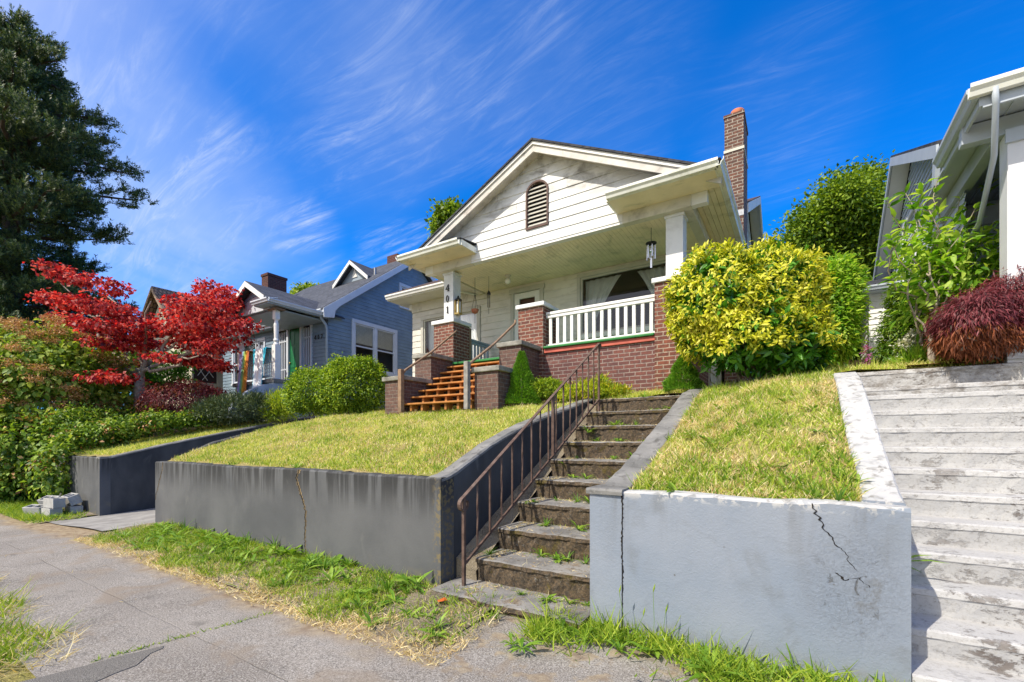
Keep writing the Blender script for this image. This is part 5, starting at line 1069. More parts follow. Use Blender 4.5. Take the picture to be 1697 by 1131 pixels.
def shell(blobs, n, inner=.6):
    B = np.array(blobs); w = (B[:, 3] * B[:, 4] + B[:, 4] * B[:, 5] + B[:, 3] * B[:, 5]); out = []; nn = []
    got = 0
    while got < n:
        m = int(n * 1.6) + 50; i = RNG.choice(len(B), m, p=w / w.sum()); d = rdir(m); r = inner + (1 - inner) * np.sqrt(RNG.random(m))
        r = r * (1 + .10 * np.sin(d[:, 0] * 6 + i) * np.sin(d[:, 2] * 7 + i * 2) + .06 * np.sin(d[:, 1] * 13 + i))
        p = B[i, :3] + d * B[i, 3:] * r[:, None]; keep = np.ones(m, bool)
        for j in range(len(B)): q = ((p - B[j, :3]) / (B[j, 3:] * .72)); keep &= ~((q * q).sum(1) < 1) | (i == j)
        out.append(p[keep]); nn.append(unit(d / B[i, 3:])[keep]); got += keep.sum()
    return np.concatenate(out)[:n], np.concatenate(nn)[:n]
def crown(name, blobs, lumps, per, spread, L, W, mat, parent=None, kind='dia', droop=.2, out=.8, rnd=.7, upn=.7, inner=.6, flat=.75, fold=.18, curl=.25, zmin=None):
    C, NR = shell(blobs, lumps, inner); C = np.repeat(C, per, 0); NR = np.repeat(NR, per, 0); n = len(C)
    P = C + RNG.normal(size=(n, 3)) * np.array((spread, spread, spread * flat))
    if zmin is not None: P[:, 2] = np.maximum(P[:, 2], zmin + RNG.random(n) * .05)
    D = NR * out + rdir(n) * rnd + np.array((0, 0, -droop)); N = NR * .5 + np.array((0, 0, upn)) + rdir(n) * .55
    s = RNG.uniform(.7, 1.25, n); return leaves(name, P, D, N, L * s, W * s, mat, parent, kind, fold, curl)
def pxb(u, v, ru, rv, t, rd=None): c = at(u, v, t); return (c[0], c[1], c[2], ru * t, (rd or ru) * t, rv * t)
def limb(mb, a, b, r0, r1, n=6, wob_=.08, k=7):
    a = Vector(a); b = Vector(b); Ln = (b - a).length; pts = []; rr = []
    for i in range(n + 1):
        t = i / n; p = a.lerp(b, t) + Vector((random.uniform(-1, 1), random.uniform(-1, 1), random.uniform(-.4, .6))) * (wob_ * Ln * math.sin(math.pi * t) * .5)
        pts.append(p); rr.append(r0 + (r1 - r0) * t)
    mb.tube(pts, rr, k, False); return pts
def bush(name, loc, label, cat, group=None): return thing(name, tuple(float(q) for q in loc), label, cat, group)

# tall dark pine at the left
def pine():
    bx_, by_ = -30.6, 5.2; z0 = 2.0; ztop = 20.9
    t = bush('pine_tree', (bx_, by_, z0), 'tall dark pine with upswept shoots towering at the left edge', 'tree')
    mb = MB(); mb.tube([(bx_, by_, z0), (bx_ + .1, by_, 12), (bx_, by_, ztop - 1)], [.45, .28, .05], 10)
    SP, SD = [], []
    rs = random.Random(4); z = 4.2
    prof = lambda z: np.interp(z, [3, 6, 8.5, 10.5, 12, 13.5, 15, 16.5, 18.9, 20.5, 21.6], [4.6, 4.7, 4.4, 3.5, 4.7, 5.0, 4.1, 3.3, 2.1, 1.2, .3])
    lim = MB()
    while z < ztop - .3:
        nb = rs.randint(6, 8); R0 = float(prof(z)); a0 = rs.uniform(0, 6.28)
        for k in range(nb):
            a = a0 + k * 6.283 / nb + rs.uniform(-.3, .3); R1 = R0 * rs.uniform(.55, 1.12); dz = rs.uniform(-.3, .35) * R1 * .4 + .08 * R1
            s = Vector((bx_, by_, z)); e = s + Vector((R1 * math.cos(a), R1 * math.sin(a), dz)); pts = limb(lim, s, e, .05 + .02 * R1, .02, 5, .12, 5)
            m_ = int(6 + R1 * 4.6)
            for q in range(m_):
                f = .30 + .72 * (q + rs.random()) / m_; ix = min(int(min(f, .999) * 5), 4); ff_ = min(f, 1.0) * 5 - ix; p = pts[ix].lerp(pts[ix + 1], ff_)
                side = Vector((-math.sin(a), math.cos(a), 0)) * rs.uniform(-1, 1) * R1 * .30 * (1.15 - f * .75)
                b_ = p + side + Vector((0, 0, rs.uniform(-.25, .15)))
                for h in range(7):
                    d = Vector((math.cos(a) * .7 + side.x * .5, math.sin(a) * .7 + side.y * .5, rs.uniform(.2, 1.3))) + Vector((rs.uniform(-.7, .7), rs.uniform(-.7, .7), 0))
                    SP.append(tuple(b_ + Vector((rs.uniform(-.26, .26), rs.uniform(-.26, .26), rs.uniform(-.12, .16))))); SD.append(tuple(d.normalized()))
        z += rs.uniform(.66, 1.02)
    mb.build('trunk', 'bark_dark', t, True); lim.build('limbs', 'bark_dark', t, True)
    SP, SD = np.array(SP), np.array(SD); K = 26; n = len(SP) * K; B = np.repeat(SP, K, 0); D = np.repeat(SD, K, 0)
    f = RNG.random(n)[:, None] * .46; rad = unit(np.cross(D, rdir(n))); P = B + D * f; DD = D * .75 + rad * .8
    leaves('crown', P, DD, rad + .3, RNG.uniform(.10, .18, n), .032, 'lf_conifer', t, 'dia', .1, .1)
pine()

# red japanese maple
def maple():
    b = at(232, 684, .018); t = bush('japanese_maple', b, 'bright red japanese maple spreading in flat layers above the neighbouring front garden', 'tree')
    mb = MB(); fork = at(232, 620, .018); limb(mb, b, fork, .16, .12, 4, .08)
    tops = [((300, 560), .0175), ((355, 520), .017), ((380, 560), .018), ((200, 540), .0185), ((130, 500), .019), ((100, 470), .0195), ((170, 470), .020), ((250, 500), .0165), ((150, 580), .0175), ((330, 590), .0168), ((185, 620), .0178)]
    for (p, tt) in tops: limb(mb, fork + RNG.normal(size=3) * .05, at(*p, tt), .065, .015, 6, .22, 6)
    b2 = at(213, 684, .0185); limb(mb, b2, at(205, 590, .0186), .07, .05, 4, .15); mb.build('trunk', 'bark_pale', t, True)
    pads = [(360, 490, 38, 13), (345, 478, 22, 10), (335, 508, 52, 12), (385, 503, 22, 8), (312, 520, 36, 11), (400, 540, 26, 10), (375, 530, 38, 10), (268, 545, 40, 9), (325, 545, 55, 12), (380, 560, 34, 9), (350, 575, 32, 8), (312, 568, 34, 8), (250, 568, 32, 8), (268, 592, 26, 4), (330, 598, 45, 5), (365, 608, 22, 4),
            (85, 447, 26, 6), (115, 458, 32, 6), (150, 468, 36, 7), (185, 478, 28, 8), (95, 497, 36, 6), (135, 505, 42, 7), (175, 512, 38, 9), (120, 532, 40, 5), (165, 540, 40, 7), (202, 515, 28, 9), (228, 530, 30, 10), (205, 550, 40, 8), (150, 562, 38, 5), (185, 570, 40, 6), (225, 575, 34, 8), (195, 600, 30, 4), (180, 626, 36, 6), (150, 632, 20, 4), (215, 633, 26, 5)]
    bl = []
    for i, (u, v, ru, rv) in enumerate(pads): bl.append(pxb(u, v, ru, rv, .0178 + .0016 * math.sin(i * 2.3), ru * .9))
    crown('crown', bl, 1700, 9, .105, .10, .085, 'lf_red', t, 'dia', .35, .7, .8, .9, .25, .35)
maple()

# mixed shrub with faded brown flower heads at the left edge
def shrub():
    b = at(60, 800, .0165); t = bush('flowering_shrub', (b[0], b[1] + .3, .0), 'big green shrub with faded brown flower clusters at the left edge by the pavement', 'shrub')
    T = .0168
    bl = [pxb(30, 600, 60, 60, T), pxb(90, 620, 75, 60, T), pxb(140, 640, 62, 50, T * 1.04), pxb(60, 690, 85, 70, T), pxb(130, 710, 60, 50, T * 1.03), pxb(30, 760, 70, 60, T), pxb(-40, 650, 80, 110, T), pxb(175, 600, 26, 24, T * 1.05), pxb(80, 565, 30, 26, T)]
    mb = MB()
    for u in (0, 40, 70, 100, 140, -30): limb(mb, (b[0] + random.uniform(-.5, .5), b[1] + .3 + random.uniform(-.3, .3), .1), at(u, 600 + random.uniform(-30, 30), T), .035, .012, 7, .15, 6)
    mb.build('stems', 'bark', t, True)
    crown('foliage', bl, 1700, 11, .15, .15, .09, 'lf_shrub', t, 'leaf', .45, .7, .8, .8, .55, .8, .12, .3)
    C, NR = shell(bl, 260, .98); C = C + NR * .14; C[:, 2] += .05; C = np.repeat(C, 230, 0); n = len(C); P = C + RNG.normal(size=(n, 3)) * np.array((.12, .12, .055)); leaves('flower_head', P, rdir(n) + np.array((0, 0, .6)), rdir(n), .045, .030, 'lf_brownflower', t)
    SHO = []
    for k in range(9): # long arching shoots
        u = random.uniform(60, 235); a = at(u, 650 + random.uniform(-40, 60), T); e = a + np.array((random.uniform(-.1, .6), random.uniform(-.3, .3), random.uniform(.1, .45))); n = 12; f = RNG.random(n)[:, None]; P = a + (e - a) * f
        SHO.append(P)
    P = np.concatenate(SHO); n = len(P); leaves('shoots', P, rdir(n) + np.array((.3, 0, -.4)), rdir(n) * .4 + np.array((0, 0, 1)), .13, .08, 'lf_shrub', t, 'leaf', .12, .3)
shrub()
def simple_bush(name, label, cat, px, T, mats, lumps, per, spread, L, W, kind='dia', group=None, stem=True, zb=None, **kw):
    bl = [pxb(*p, T if len(p) < 5 else p[4]) if len(p) < 5 else pxb(p[0], p[1], p[2], p[3], p[4]) for p in px]
    B = np.array(bl); c = B[:, :2].mean(0); z = float((B[:, 2] - B[:, 5]).min()) if zb is None else zb
    t = bush(name, (c[0], c[1], z), label, cat, group)
    if stem:
        mb = MB()
        for q in bl: limb(mb, (c[0] + random.uniform(-.08, .08), c[1] + random.uniform(-.08, .08), z - .05), (q[0], q[1], q[2]), max(.012, .02 * q[3]), .008, 5, .2, 5)
        mb.build('stems', 'bark', t, True)
    if isinstance(mats, str): mats = [(mats, 1.0)]
    for i, (mt, f) in enumerate(mats): crown('foliage', bl, int(lumps * f), per, spread, L, W, mt, t, kind, zmin=z if zb is not None else None, **kw)
    return t
simple_bush('ivy_mound', 'dark leafy climber tumbling down behind the concrete blocks to the pavement', 'shrub', [(40, 785, 60, 40), (85, 765, 50, 44), (10, 810, 50, 28), (60, 740, 70, 50), (-50, 780, 60, 60), (110, 740, 42, 42), (125, 775, 22, 42), (30, 745, 60, 60), (92, 775, 20, 46, .0139)], .0158, [('lf_ground', .6), ('lf_shrub', .42), ('lf_brownflower', .10)], 1700, 12, .14, .12, .075, zb=-.1, droop=.5, stem=False)
simple_bush('laurel_shrub', 'glossy green shrub growing behind the trunk of the red maple', 'shrub', [(265, 615, 30, 26), (285, 635, 26, 26), (245, 640, 24, 24), (300, 600, 14, 14)], .0205, 'lf_laurelgreen', 420, 9, .10, .13, .06)
simple_bush('laceleaf_maple', 'low mounded purple laceleaf maple below the cream cottage', 'shrub', [(310, 664, 58, 30), (280, 672, 40, 24), (345, 668, 42, 24), (310, 652, 34, 18)], .0175, [('lf_purple', .8), ('lf_purplebrown', .2)], 900, 14, .07, .09, .022, droop=.9, zb=2.2)
T_ = .0160
simple_bush('ground_cover', 'band of low leafy ground cover along the neighbouring lawn below the red maple', 'plants', [(150, 722, 36, 15, .0150), (190, 712, 30, 13, .0152), (225, 706, 28, 10, .0158), (262, 700, 30, 12, .0160), (300, 697, 24, 8, .0164), (335, 693, 26, 9, .0168), (170, 695, 30, 13, .0165), (125, 700, 34, 20, .0155), (220, 688, 30, 10, .0175), (260, 684, 26, 8, .0180)], T_, [('lf_ground', .75), ('lf_shrub', .3), ('lf_brownflower', .06)], 1500, 11, .10, .085, .050, stem=False, droop=.1, out=.6, rnd=1.0)
simple_bush('juniper_shrub', 'dark grey green juniper in front of the blue house porch', 'shrub', [(395, 678, 40, 20), (430, 674, 32, 17), (360, 683, 34, 16)], .0168, 'lf_juniper', 800, 13, .08, .11, .02, droop=-.4)
simple_bush('yellow_weed', 'pale yellow green tuft beside the juniper at the blue house steps', 'plant', [(470, 672, 20, 18), (458, 685, 16, 10)], .0168, 'lf_low', 220, 12, .08, .16, .02, droop=-.8)
simple_bush('shady_shrub', 'dark green shrub under the left branches of the red maple', 'shrub', [(190, 645, 50, 30, .0195), (150, 620, 50, 40, .0205), (215, 600, 40, 30, .0215), (100, 600, 60, 50, .022)], .02, 'lf_ground', 1100, 10, .12, .12, .06)
hb = simple_bush('boxwood_shrub', 'left hand rounded yellow green shrub at the corner of the main lawn', 'shrub', [(515, 648, 34, 36), (497, 655, 22, 28), (535, 650, 28, 34)], .0147, [('lf_hedge', 1)], 900, 14, .06, .055, .032, zb=2.0, droop=.1)
simple_bush('boxwood_shrub', 'right hand squarer green hedge shrub beside the lowest porch wing wall', 'shrub', [(580, 640, 40, 46), (610, 642, 28, 42), (555, 648, 28, 38), (600, 618, 26, 22), (570, 615, 24, 20)], .0143, [('lf_hedge', 1)], 1500, 14, .06, .055, .032, zb=2.0, droop=.1)
# golden laurel by the porch
def laurel():
    T = .0083; px = [(1185, 495, 72, 82), (1265, 490, 85, 80), (1308, 515, 55, 90), (1225, 555, 92, 68), (1334, 450, 26, 28), (1148, 515, 38, 55), (1290, 570, 80, 55), (1330, 590, 42, 34)]
    bl = [pxb(*p, T * (1 + .015 * (i % 3)), min(p[2], 80)) for i, p in enumerate(px)]; c = at(1240, 632, .0085); t = bush('golden_laurel', (c[0], c[1], 2.3), 'large rounded golden green laurel in front of the right porch pier', 'shrub')
    mb = MB()
    for q in bl: limb(mb, (c[0] + random.uniform(-.2, .2), c[1], 2.3), q[:3], .03, .01, 5, .2, 6)
    mb.build('stems', 'bark', t, True)
    C, NR = shell(bl, 3300, .82); m_ = (NR[:, 2] > -.6) | (C[:, 2] > 2.8); m_ &= ~((C[:, 0] > -.35) & (C[:, 2] < 2.72)); m_ &= (np.sin(C[:, 0] * 9 + 1) * np.sin(C[:, 2] * 8) * np.sin(C[:, 1] * 7 + 2) < .60); C, NR = C[m_], NR[m_]
    def rosette(C, NR, k, L, W, mat, nm):
        C = np.repeat(C, k, 0); NR = np.repeat(NR, k, 0); n = len(C); P = C + RNG.normal(size=(n, 3)) * .030
        D = NR * .42 + rdir(n) * .85 + np.array((0, 0, -.18)); N = NR * .9 + np.array((0, 0, .5)) + rdir(n) * .45; s = RNG.uniform(.6, 1.25, n); return leaves(nm, P, D, N, L * s, W * s, mat, t, 'leaf', .16, .35)
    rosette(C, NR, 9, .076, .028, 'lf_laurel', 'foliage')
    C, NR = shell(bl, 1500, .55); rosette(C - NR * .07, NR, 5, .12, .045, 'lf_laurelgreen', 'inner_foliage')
laurel()
simple_bush('green_laurel', 'bright green laurel behind the golden one, beside the pale house', 'shrub', [(1380, 500, 32, 60), (1370, 545, 36, 60), (1392, 460, 18, 30), (1362, 480, 28, 40)], .0128, 'lf_cherry', 1300, 10, .09, .13, .045, zb=2.9)
simple_bush('backyard_hedge', 'dark shaded hedge closing the gap behind the golden laurel and the board fence', 'shrub', [(1290, 585, 40, 45), (1340, 588, 40, 42), (1385, 590, 36, 40), (1425, 590, 30, 36), (1360, 560, 40, 40), (1428, 545, 18, 60), (1425, 500, 14, 40)], .0165, 'lf_ground', 1500, 10, .13, .16, .07, zb=3.0)
# dwarf spruces at the brick base
def cone_bush(name, label, x, y, z, h, r, mat='lf_spruce', n=9000, L=.055, W=.012):
    t = bush(name, (x, y, z), label, 'shrub'); f = RNG.random(n) ** 1.5; a = RNG.random(n) * 6.283; rr = r * (1 - f) ** .85 * (.75 + .25 * RNG.random(n)) * (1 + .15 * np.sin(a * 3 + f * 14)) + .01
    P = np.stack([x + rr * np.cos(a), y + rr * np.sin(a), z + .02 + h * f], 1); O = np.stack([np.cos(a), np.sin(a), np.full(n, .75)], 1); leaves('foliage', P, O + rdir(n) * .5, rdir(n), L, W, mat, t, 'dia', .1, .1)
    mb = MB(); mb.tube([(x, y, z - .05), (x, y, z + h * .8)], [.03, .005], 6); mb.build('trunk', 'bark', t)
cone_bush('dwarf_spruce', 'bright green cone shaped dwarf spruce against the stepped brick wing wall', -4.22, 7.0, 2.12, .95, .30, n=12000)
cone_bush('dwarf_spruce', 'low green dwarf spruce at the foot of the right porch pier below the golden laurel', -1.52, 7.45, 2.25, .55, .30, n=9000)
simple_bush('juniper_shrub', 'low spreading juniper next to the cone shaped spruce under the porch railing', 'shrub', [(905, 645, 26, 13), (930, 650, 22, 10)], .0110, 'lf_hedge', 420, 14, .04, .06, .014, zb=2.12, droop=-.1, group=None)
simple_bush('coreopsis_plant', 'low yellow flowered plants along the brick base of the porch', 'plants', [(975, 650, 30, 9), (996, 641, 12, 14), (1015, 652, 26, 6), (945, 654, 20, 7), (965, 642, 10, 10)], .0106, [('lf_low', .85), ('lf_yellow', .15)], 420, 14, .05, .075, .014, zb=2.15, droop=-.5)

# trees and shrubs on the right
def tree(name, label, base, px, T, mat, lumps, per, spread, L, W, rtr=.2, bark='bark', cat='tree', group=None, **kw):
    bl = [pxb(p[0], p[1], p[2], p[3], T * (1 + .03 * ((i * 7) % 5 - 2))) for i, p in enumerate(px)]; t = bush(name, base, label, cat, group)
    mb = MB(); z = max(q[2] for q in bl); mid = (np.mean([q[0] for q in bl]), np.mean([q[1] for q in bl]), base[2] + (z - base[2]) * .45); limb(mb, base, mid, rtr, rtr * .7, 6, .05, 8)
    for q in bl: limb(mb, mid, q[:3], rtr * .45, .02, 5, .15, 6)
    mb.build('trunk', bark, t, True); crown('crown', bl, lumps, per, spread, L, W, mat, t, **kw); return t
tree('broadleaf_tree', 'leafy green tree rising behind the laurels between the two houses on the right', (1.2, 20, 3.3),
     [(1395, 340, 45, 40), (1350, 385, 38, 45), (1420, 330, 34, 36), (1440, 370, 40, 60), (1390, 400, 60, 50), (1325, 400, 22, 24), (1350, 440, 50, 40), (1430, 440, 50, 50), (1400, 310, 18, 20), (1440, 300, 16, 16), (1335, 370, 16, 18), (1312, 425, 16, 14)], .0215, 'lf_treeback', 2300, 15, .26, .135, .085, inner=.30)
def topiece(name, label, u, v, ru, rv, T, mat, base):
    tree(name, label, base, [(u, v, ru, rv), (u - ru * .5, v + rv * .6, ru * .7, rv * .7), (u + ru * .4, v - rv * .7, ru * .45, rv * .45), (u, v + rv * 1.6, ru * 1.2, rv)], T, mat, 330, 12, .22, .24, .15, inner=.35)
topiece('broadleaf_tree', 'small tuft of a green treetop showing above the left slope of the bungalow roof', 742, 362, 17, 20, .034, 'lf_treeback', (-16, 19.5, 3.4))
topiece('broadleaf_tree', 'pale green treetop showing in the roof valley of the blue house', 508, 487, 15, 10, .045, 'lf_shrub', (-31, 20, 3.4))
# young leafy tree in front of the pale house
def cherry():
    T = .0078; b = np.array((1.45, 7.7, 2.42)); t = bush('leafy_sapling', b, 'young broad leaved tree with arching shoots in front of the pale house', 'tree'); mb = MB()
    tips = [(1555, 292), (1500, 320), (1640, 300), (1697, 345), (1475, 390), (1470, 330), (1510, 400), (1545, 350), (1590, 330), (1620, 340), (1660, 400), (1560, 420), (1600, 400), (1530, 450), (1580, 460), (1640, 440), (1500, 445), (1570, 380), (1680, 400), (1530, 310), (1645, 370), (1520, 360), (1550, 480), (1600, 480), (1505, 480)]
    P, D = [], []
    for u, v in tips:
        e = at(u, v, T * random.uniform(.92, 1.08)); s = b + np.array((random.uniform(-.15, .15), random.uniform(-.1, .1), random.uniform(.3, .8))); pts = limb(mb, s, e, .014, .004, 8, .18, 5)
        for q in range(30):
            f = random.uniform(.28, 1.02) * 8; i = min(int(f), 7); p = pts[i].lerp(pts[i + 1], f - i); P.append(tuple(p)); d = Vector((random.uniform(-1, 1), random.uniform(-1, 1), random.uniform(-.25, .35))); D.append(tuple(d + (pts[-1] - pts[-2]).normalized() * .5))
    limb(mb, b, b + np.array((0, 0, .8)), .04, .03, 3, .05); mb.build('trunk', 'bark_pale', t, True)
    P, D = np.array(P), np.array(D); n = len(P); leaves('crown', P, D, np.array((0, 0, 1.0)) + rdir(n) * .45, RNG.uniform(.10, .18, n), RNG.uniform(.045, .065, n), 'lf_cherry', t, 'leaf', .14, .6)
    bl = [pxb(1570, 480, 50, 36, T), pxb(1535, 455, 34, 40, T), pxb(1610, 430, 55, 50, T), pxb(1540, 510, 34, 34, T), pxb(1570, 420, 50, 34, T), pxb(1510, 410, 30, 40, T), pxb(1660, 430, 40, 34, T)]
    crown('lower_foliage', bl, 300, 5, .09, .12, .045, 'lf_cherry', t, 'leaf', .4, .7, .9, .8, .3)
cherry()
simple_bush('yew_shrub', 'upright soft green conifer shrub between the white bay and the purple maple', 'shrub', [(1500, 560, 30, 50), (1510, 520, 28, 44), (1485, 592, 22, 20), (1530, 560, 30, 44), (1500, 490, 20, 20), (1530, 595, 30, 18)], .0092, 'lf_yew', 1300, 14, .055, .07, .018, zb=2.6, droop=.2)
simple_bush('white_rhododendron', 'small white flowering plant at the foot of the soft green conifer', 'plant', [(1502, 574, 11, 9), (1520, 560, 13, 10), (1495, 585, 9, 8), (1535, 572, 9, 10)], .0086, [('lf_white', .75), ('lf_yew', .25)], 170, 14, .03, .04, .03, zb=2.6)
simple_bush('iris_clump', 'strappy green plants below the white flowers above the white stairway', 'plant', [(1520, 600, 30, 8), (1560, 598, 24, 8), (1545, 590, 14, 12)], .0083, [('lf_cherry', 1)], 110, 12, .04, .15, .016, 'blade', zb=2.48, droop=-1.2, stem=False)
simple_bush('pink_flower', 'small pink flower spike at the corner of the white bay', 'plant', [(1436, 585, 5, 12), (1440, 600, 5, 6)], .0120, [('lf_pink', .7), ('lf_yew', .3)], 40, 10, .02, .04, .02, zb=2.9)
def lace():
    T = .0066; px = [(1612, 532, 44, 42), (1662, 512, 52, 46), (1712, 496, 58, 54), (1590, 556, 30, 30), (1750, 486, 60, 60), (1630, 560, 54, 30), (1700, 555, 60, 30)]
    bl = [pxb(*p, T * (1 + .02 * (i % 2)), 55) for i, p in enumerate(px)]; c = at(1660, 595, .0068); t = bush('laceleaf_maple', (c[0], c[1], 2.38), 'large mounded purple laceleaf maple above the top of the white stairway', 'shrub')
    mb = MB()
    for q in range(22): a = at(1660 + random.uniform(-30, 30), 598, .0067); limb(mb, a, at(random.uniform(1575, 1740), random.uniform(500, 575), T * .97), .016, .005, 6, .35, 5)
    mb.build('branches', 'bark_pale', t, True)
    C, NR = shell(bl, 2600, .82); up = C[:, 2] > 1.5 + (730 - 548) * T
    for sel, mat, nm, k in ((up, 'lf_purple', 'foliage', 15), (~up, 'lf_purplebrown', 'lower_foliage', 9)):
        c_, n_ = np.repeat(C[sel], k, 0), np.repeat(NR[sel], k, 0); n = len(c_); P = c_ + RNG.normal(size=(n, 3)) * .04; leaves(nm, P, n_ * .8 + rdir(n) * .5 + np.array((0, 0, -.9)), n_ + rdir(n) * .4, RNG.uniform(.05, .10, n), .012, mat, t, 'dia', .1, .5)
lace()
mm = MB(); q = at(1597, 603, .0078); mm.lathe((float(q[0]), float(q[1]), 2.36), [(.20, 0), (.19, .07), (.12, .13), (.001, .15)], 14); tag(mm.build('boulder', 'stone_grey', smooth=True), 'smooth grey boulder beside the purple maple above the white stairway', 'stone')
struct(sheet('mulch_bed', 1.1, 6, 6.96, 8.6, lambda x, y: H(max(x, .6), y) + .035 + wob(x, y), 'bark_mulch', 40, 14))

# ------------------------------------------------------------------ grass and weeds
def grass(name, label, n, x0, x1, y0, y1, hf, L, W, mat, dens=None, lean=.55, cat='grass', cl=0.0):
    x = RNG.uniform(x0, x1, n * 2); y = RNG.uniform(y0, y1, n * 2)
    if dens is not None:
        d = np.array([dens(a, b) for a, b in zip(x, y)]); k = RNG.random(n * 2) < d; x, y = x[k][:n], y[k][:n]
    else: x, y = x[:n], y[:n]
    z = np.array([hf(a, b) for a, b in zip(x, y)]) - .004; n = len(x); P = np.stack([x, y, z], 1)
    D = rdir(n) * lean; D[:, 2] = np.abs(D[:, 2]) * .3 + 1 - lean * .5; N = rdir(n); N[:, 2] *= .2
    s = np.clip(RNG.lognormal(-.12, .38, n), .35, 2.4); return leaves(name, P, D, N, L * s, W * RNG.uniform(.7, 1.3, n), mat, None, 'blade', 0, .7)
def patch(x, y, f=1.3, a=0): return .5 + .5 * math.sin(x * f * 2.1 + a + 1.7 * math.sin(y * f * 1.3 + a)) * math.sin(y * f * 1.9 + 1.1 * math.sin(x * f * 1.7))
hl = lambda x, y: H(x, y) + wob(x, y)
def G_(o, label): return stuff(o, label, 'grass')
G_(grass('lawn_grass', '', 72000, -9.45, -3.14, 3.54, 7.9, hl, .042, .0085, 'gr_lawn', lambda x, y: .30 + .70 * patch(x, y) * (.5 + .5 * patch(x, y, 4.1, 5))), 'yellowish mown grass covering the main lawn behind the dark grey wall')
G_(grass('green_grass', '', 30000, -9.45, -3.12, 3.56, 7.9, hl, .055, .009, 'gr_green', lambda x, y: (1.0 * patch(x, y, 2.4, 2) ** 2.2) + (.5 if y < 3.7 else 0)), 'greener grass tufts scattered through the main lawn')
G_(grass('straw_grass', '', 34000, -9.45, -3.14, 3.54, 7.9, hl, .045, .008, 'gr_straw', lambda x, y: (1 - patch(x, y, 1.7, 4)) ** 1.3 * (.4 + .6 * patch(x, y, 5.2, 1)) + .08), 'dry straw coloured patches in the main lawn')
G_(grass('lawn_grass', '', 9000, -3.0, -1.3, 7.3, 8.0, lambda x, y: H(x, y) + wob(x, y, .6), .06, .009, 'gr_lawn'), 'grass strip along the brick base at the head of the mossy stairs')
hr2 = lambda x, y: H(x, y) + wob(x, y)
G_(grass('lawn_grass', '', 13000, -1.11, .34, 3.50, 7.6, hr2, .042, .0085, 'gr_lawn', lambda x, y: .15 + .85 * patch(x, y, 2.0, 1) ** 1.5), 'patchy yellow green grass on the slope between the two stairways')
G_(grass('green_grass', '', 13000, -1.11, .33, 3.48, 7.2, hr2, .07, .009, 'gr_green', lambda x, y: (patch(x, y, 3.0, 3) ** 2) * 1.1 + (.35 if y < 3.9 else .05), .7), 'longer green grass tufts on the slope between the two stairways')
G_(grass('straw_grass', '', 20000, -1.11, .33, 3.48, 7.4, hr2, .05, .007, 'gr_straw', lambda x, y: (1 - patch(x, y, 2.2, 0)) ** 1.3 + (.4 if y < 3.62 else .05), .9), 'dry brown grass on the slope between the two stairways')
G_(grass('lawn_grass', '', 30000, -15.2, -12.57, 3.6, 9.0, hl, .06, .010, 'gr_lawn'), 'grass strip on the neighbouring plot along the driveway wall')
G_(grass('lawn_grass', '', 9000, .36, 1.9, 7.0, 9, lambda x, y: H(max(x, .6), y) + wob(x, y), .07, .010, 'gr_lawn'), 'grass at the top of the white stairway')
hs_ = lambda x, y: gz(x, y) + .01 + .06 * min(1, max(0, (y - 2.36) / .9))
edge = lambda x: 2.42 + .10 * math.sin(x * 2.3) + .07 * math.sin(x * 6.1)
def sd(x, y): return (1.0 if y > edge(x) else .04) * (.25 + .75 * patch(x, y, 2.2, 1)) * (1 if x < -3.0 else .35) * min(1, max(0, (x + 9.3) * 2))
G_(grass('verge_grass', '', 16000, -9.2, -2.1, 2.28, 3.36, hs_, .075, .008, 'gr_green', sd, .8), 'green weedy grass along the foot of the dark grey wall')
G_(grass('verge_straw', '', 11000, -9.2, -2.0, 2.20, 3.3, hs_, .055, .006, 'gr_straw', lambda x, y: math.exp(-((y - edge(x)) / .18) ** 2) + .12 + .5 * (1 - patch(x, y, 2.2, 1)) ** 2, 1.1), 'dry straw along the edge of the pavement')
G_(grass('verge_grass', '', 9000, -19, -12.4, 2.35, 3.2, lambda x, y: gz(x, y) + .04, .10, .011, 'gr_green', lambda x, y: .8 if x < -12.9 or y > 2.9 else .3, .8), 'grass around the stacked concrete blocks')
G_(grass('verge_grass', '', 5500, -8.5, -4.4, .15, 1.12, lambda x, y: gz(x, y) - .01, .13, .009, 'gr_green', lambda x, y: 1 if y < .98 + .10 * math.sin(x * 5) - max(0, (x + 4.9)) * .3 else 0, .8), 'tuft of long grass at the near edge of the pavement, lower left')
G_(grass('verge_straw', '', 2500, -8.5, -4.2, .3, 1.2, lambda x, y: gz(x, y), .12, .006, 'gr_straw', lambda x, y: 1 if y < 1.05 + .10 * math.sin(x * 5) else 0.02, 1.2), 'dry stalks at the near edge of the pavement, lower left')
G_(grass('verge_grass', '', 3600, -1.75, .6, 2.75, 3.34, lambda x, y: .03 + (y - 2.45) * .02, .12, .010, 'gr_green', lambda x, y: (.2 + .8 * patch(x, y, 4, 2)) * (1 if y > 3.0 + .15 * math.sin(x * 5) else .06), .8), 'weedy grass along the foot of the pale blue wall')
G_(grass('crack_grass', '', 900, -4.1, -3.7, 1.05, 2.2, lambda x, y: .005, .03, .006, 'gr_green', lambda x, y: 1 if abs(x + 3.96 - (y - 1.5) * .16) < .018 else 0, .9), 'thin grass growing in the pavement joint')
G_(grass('crack_grass', '', 700, -8.7, -5.2, 1.0, 2.5, lambda x, y: gz(x, y) + .003, .035, .006, 'gr_straw', lambda x, y: 1 if min(abs(x + 6.95 - .03 * math.sin(y * 9)), abs(x + 5.28), abs(x + 8.62)) < .015 and patch(x, y, 4) > .5 else 0, .9), 'dry moss and grass in the pavement joints')
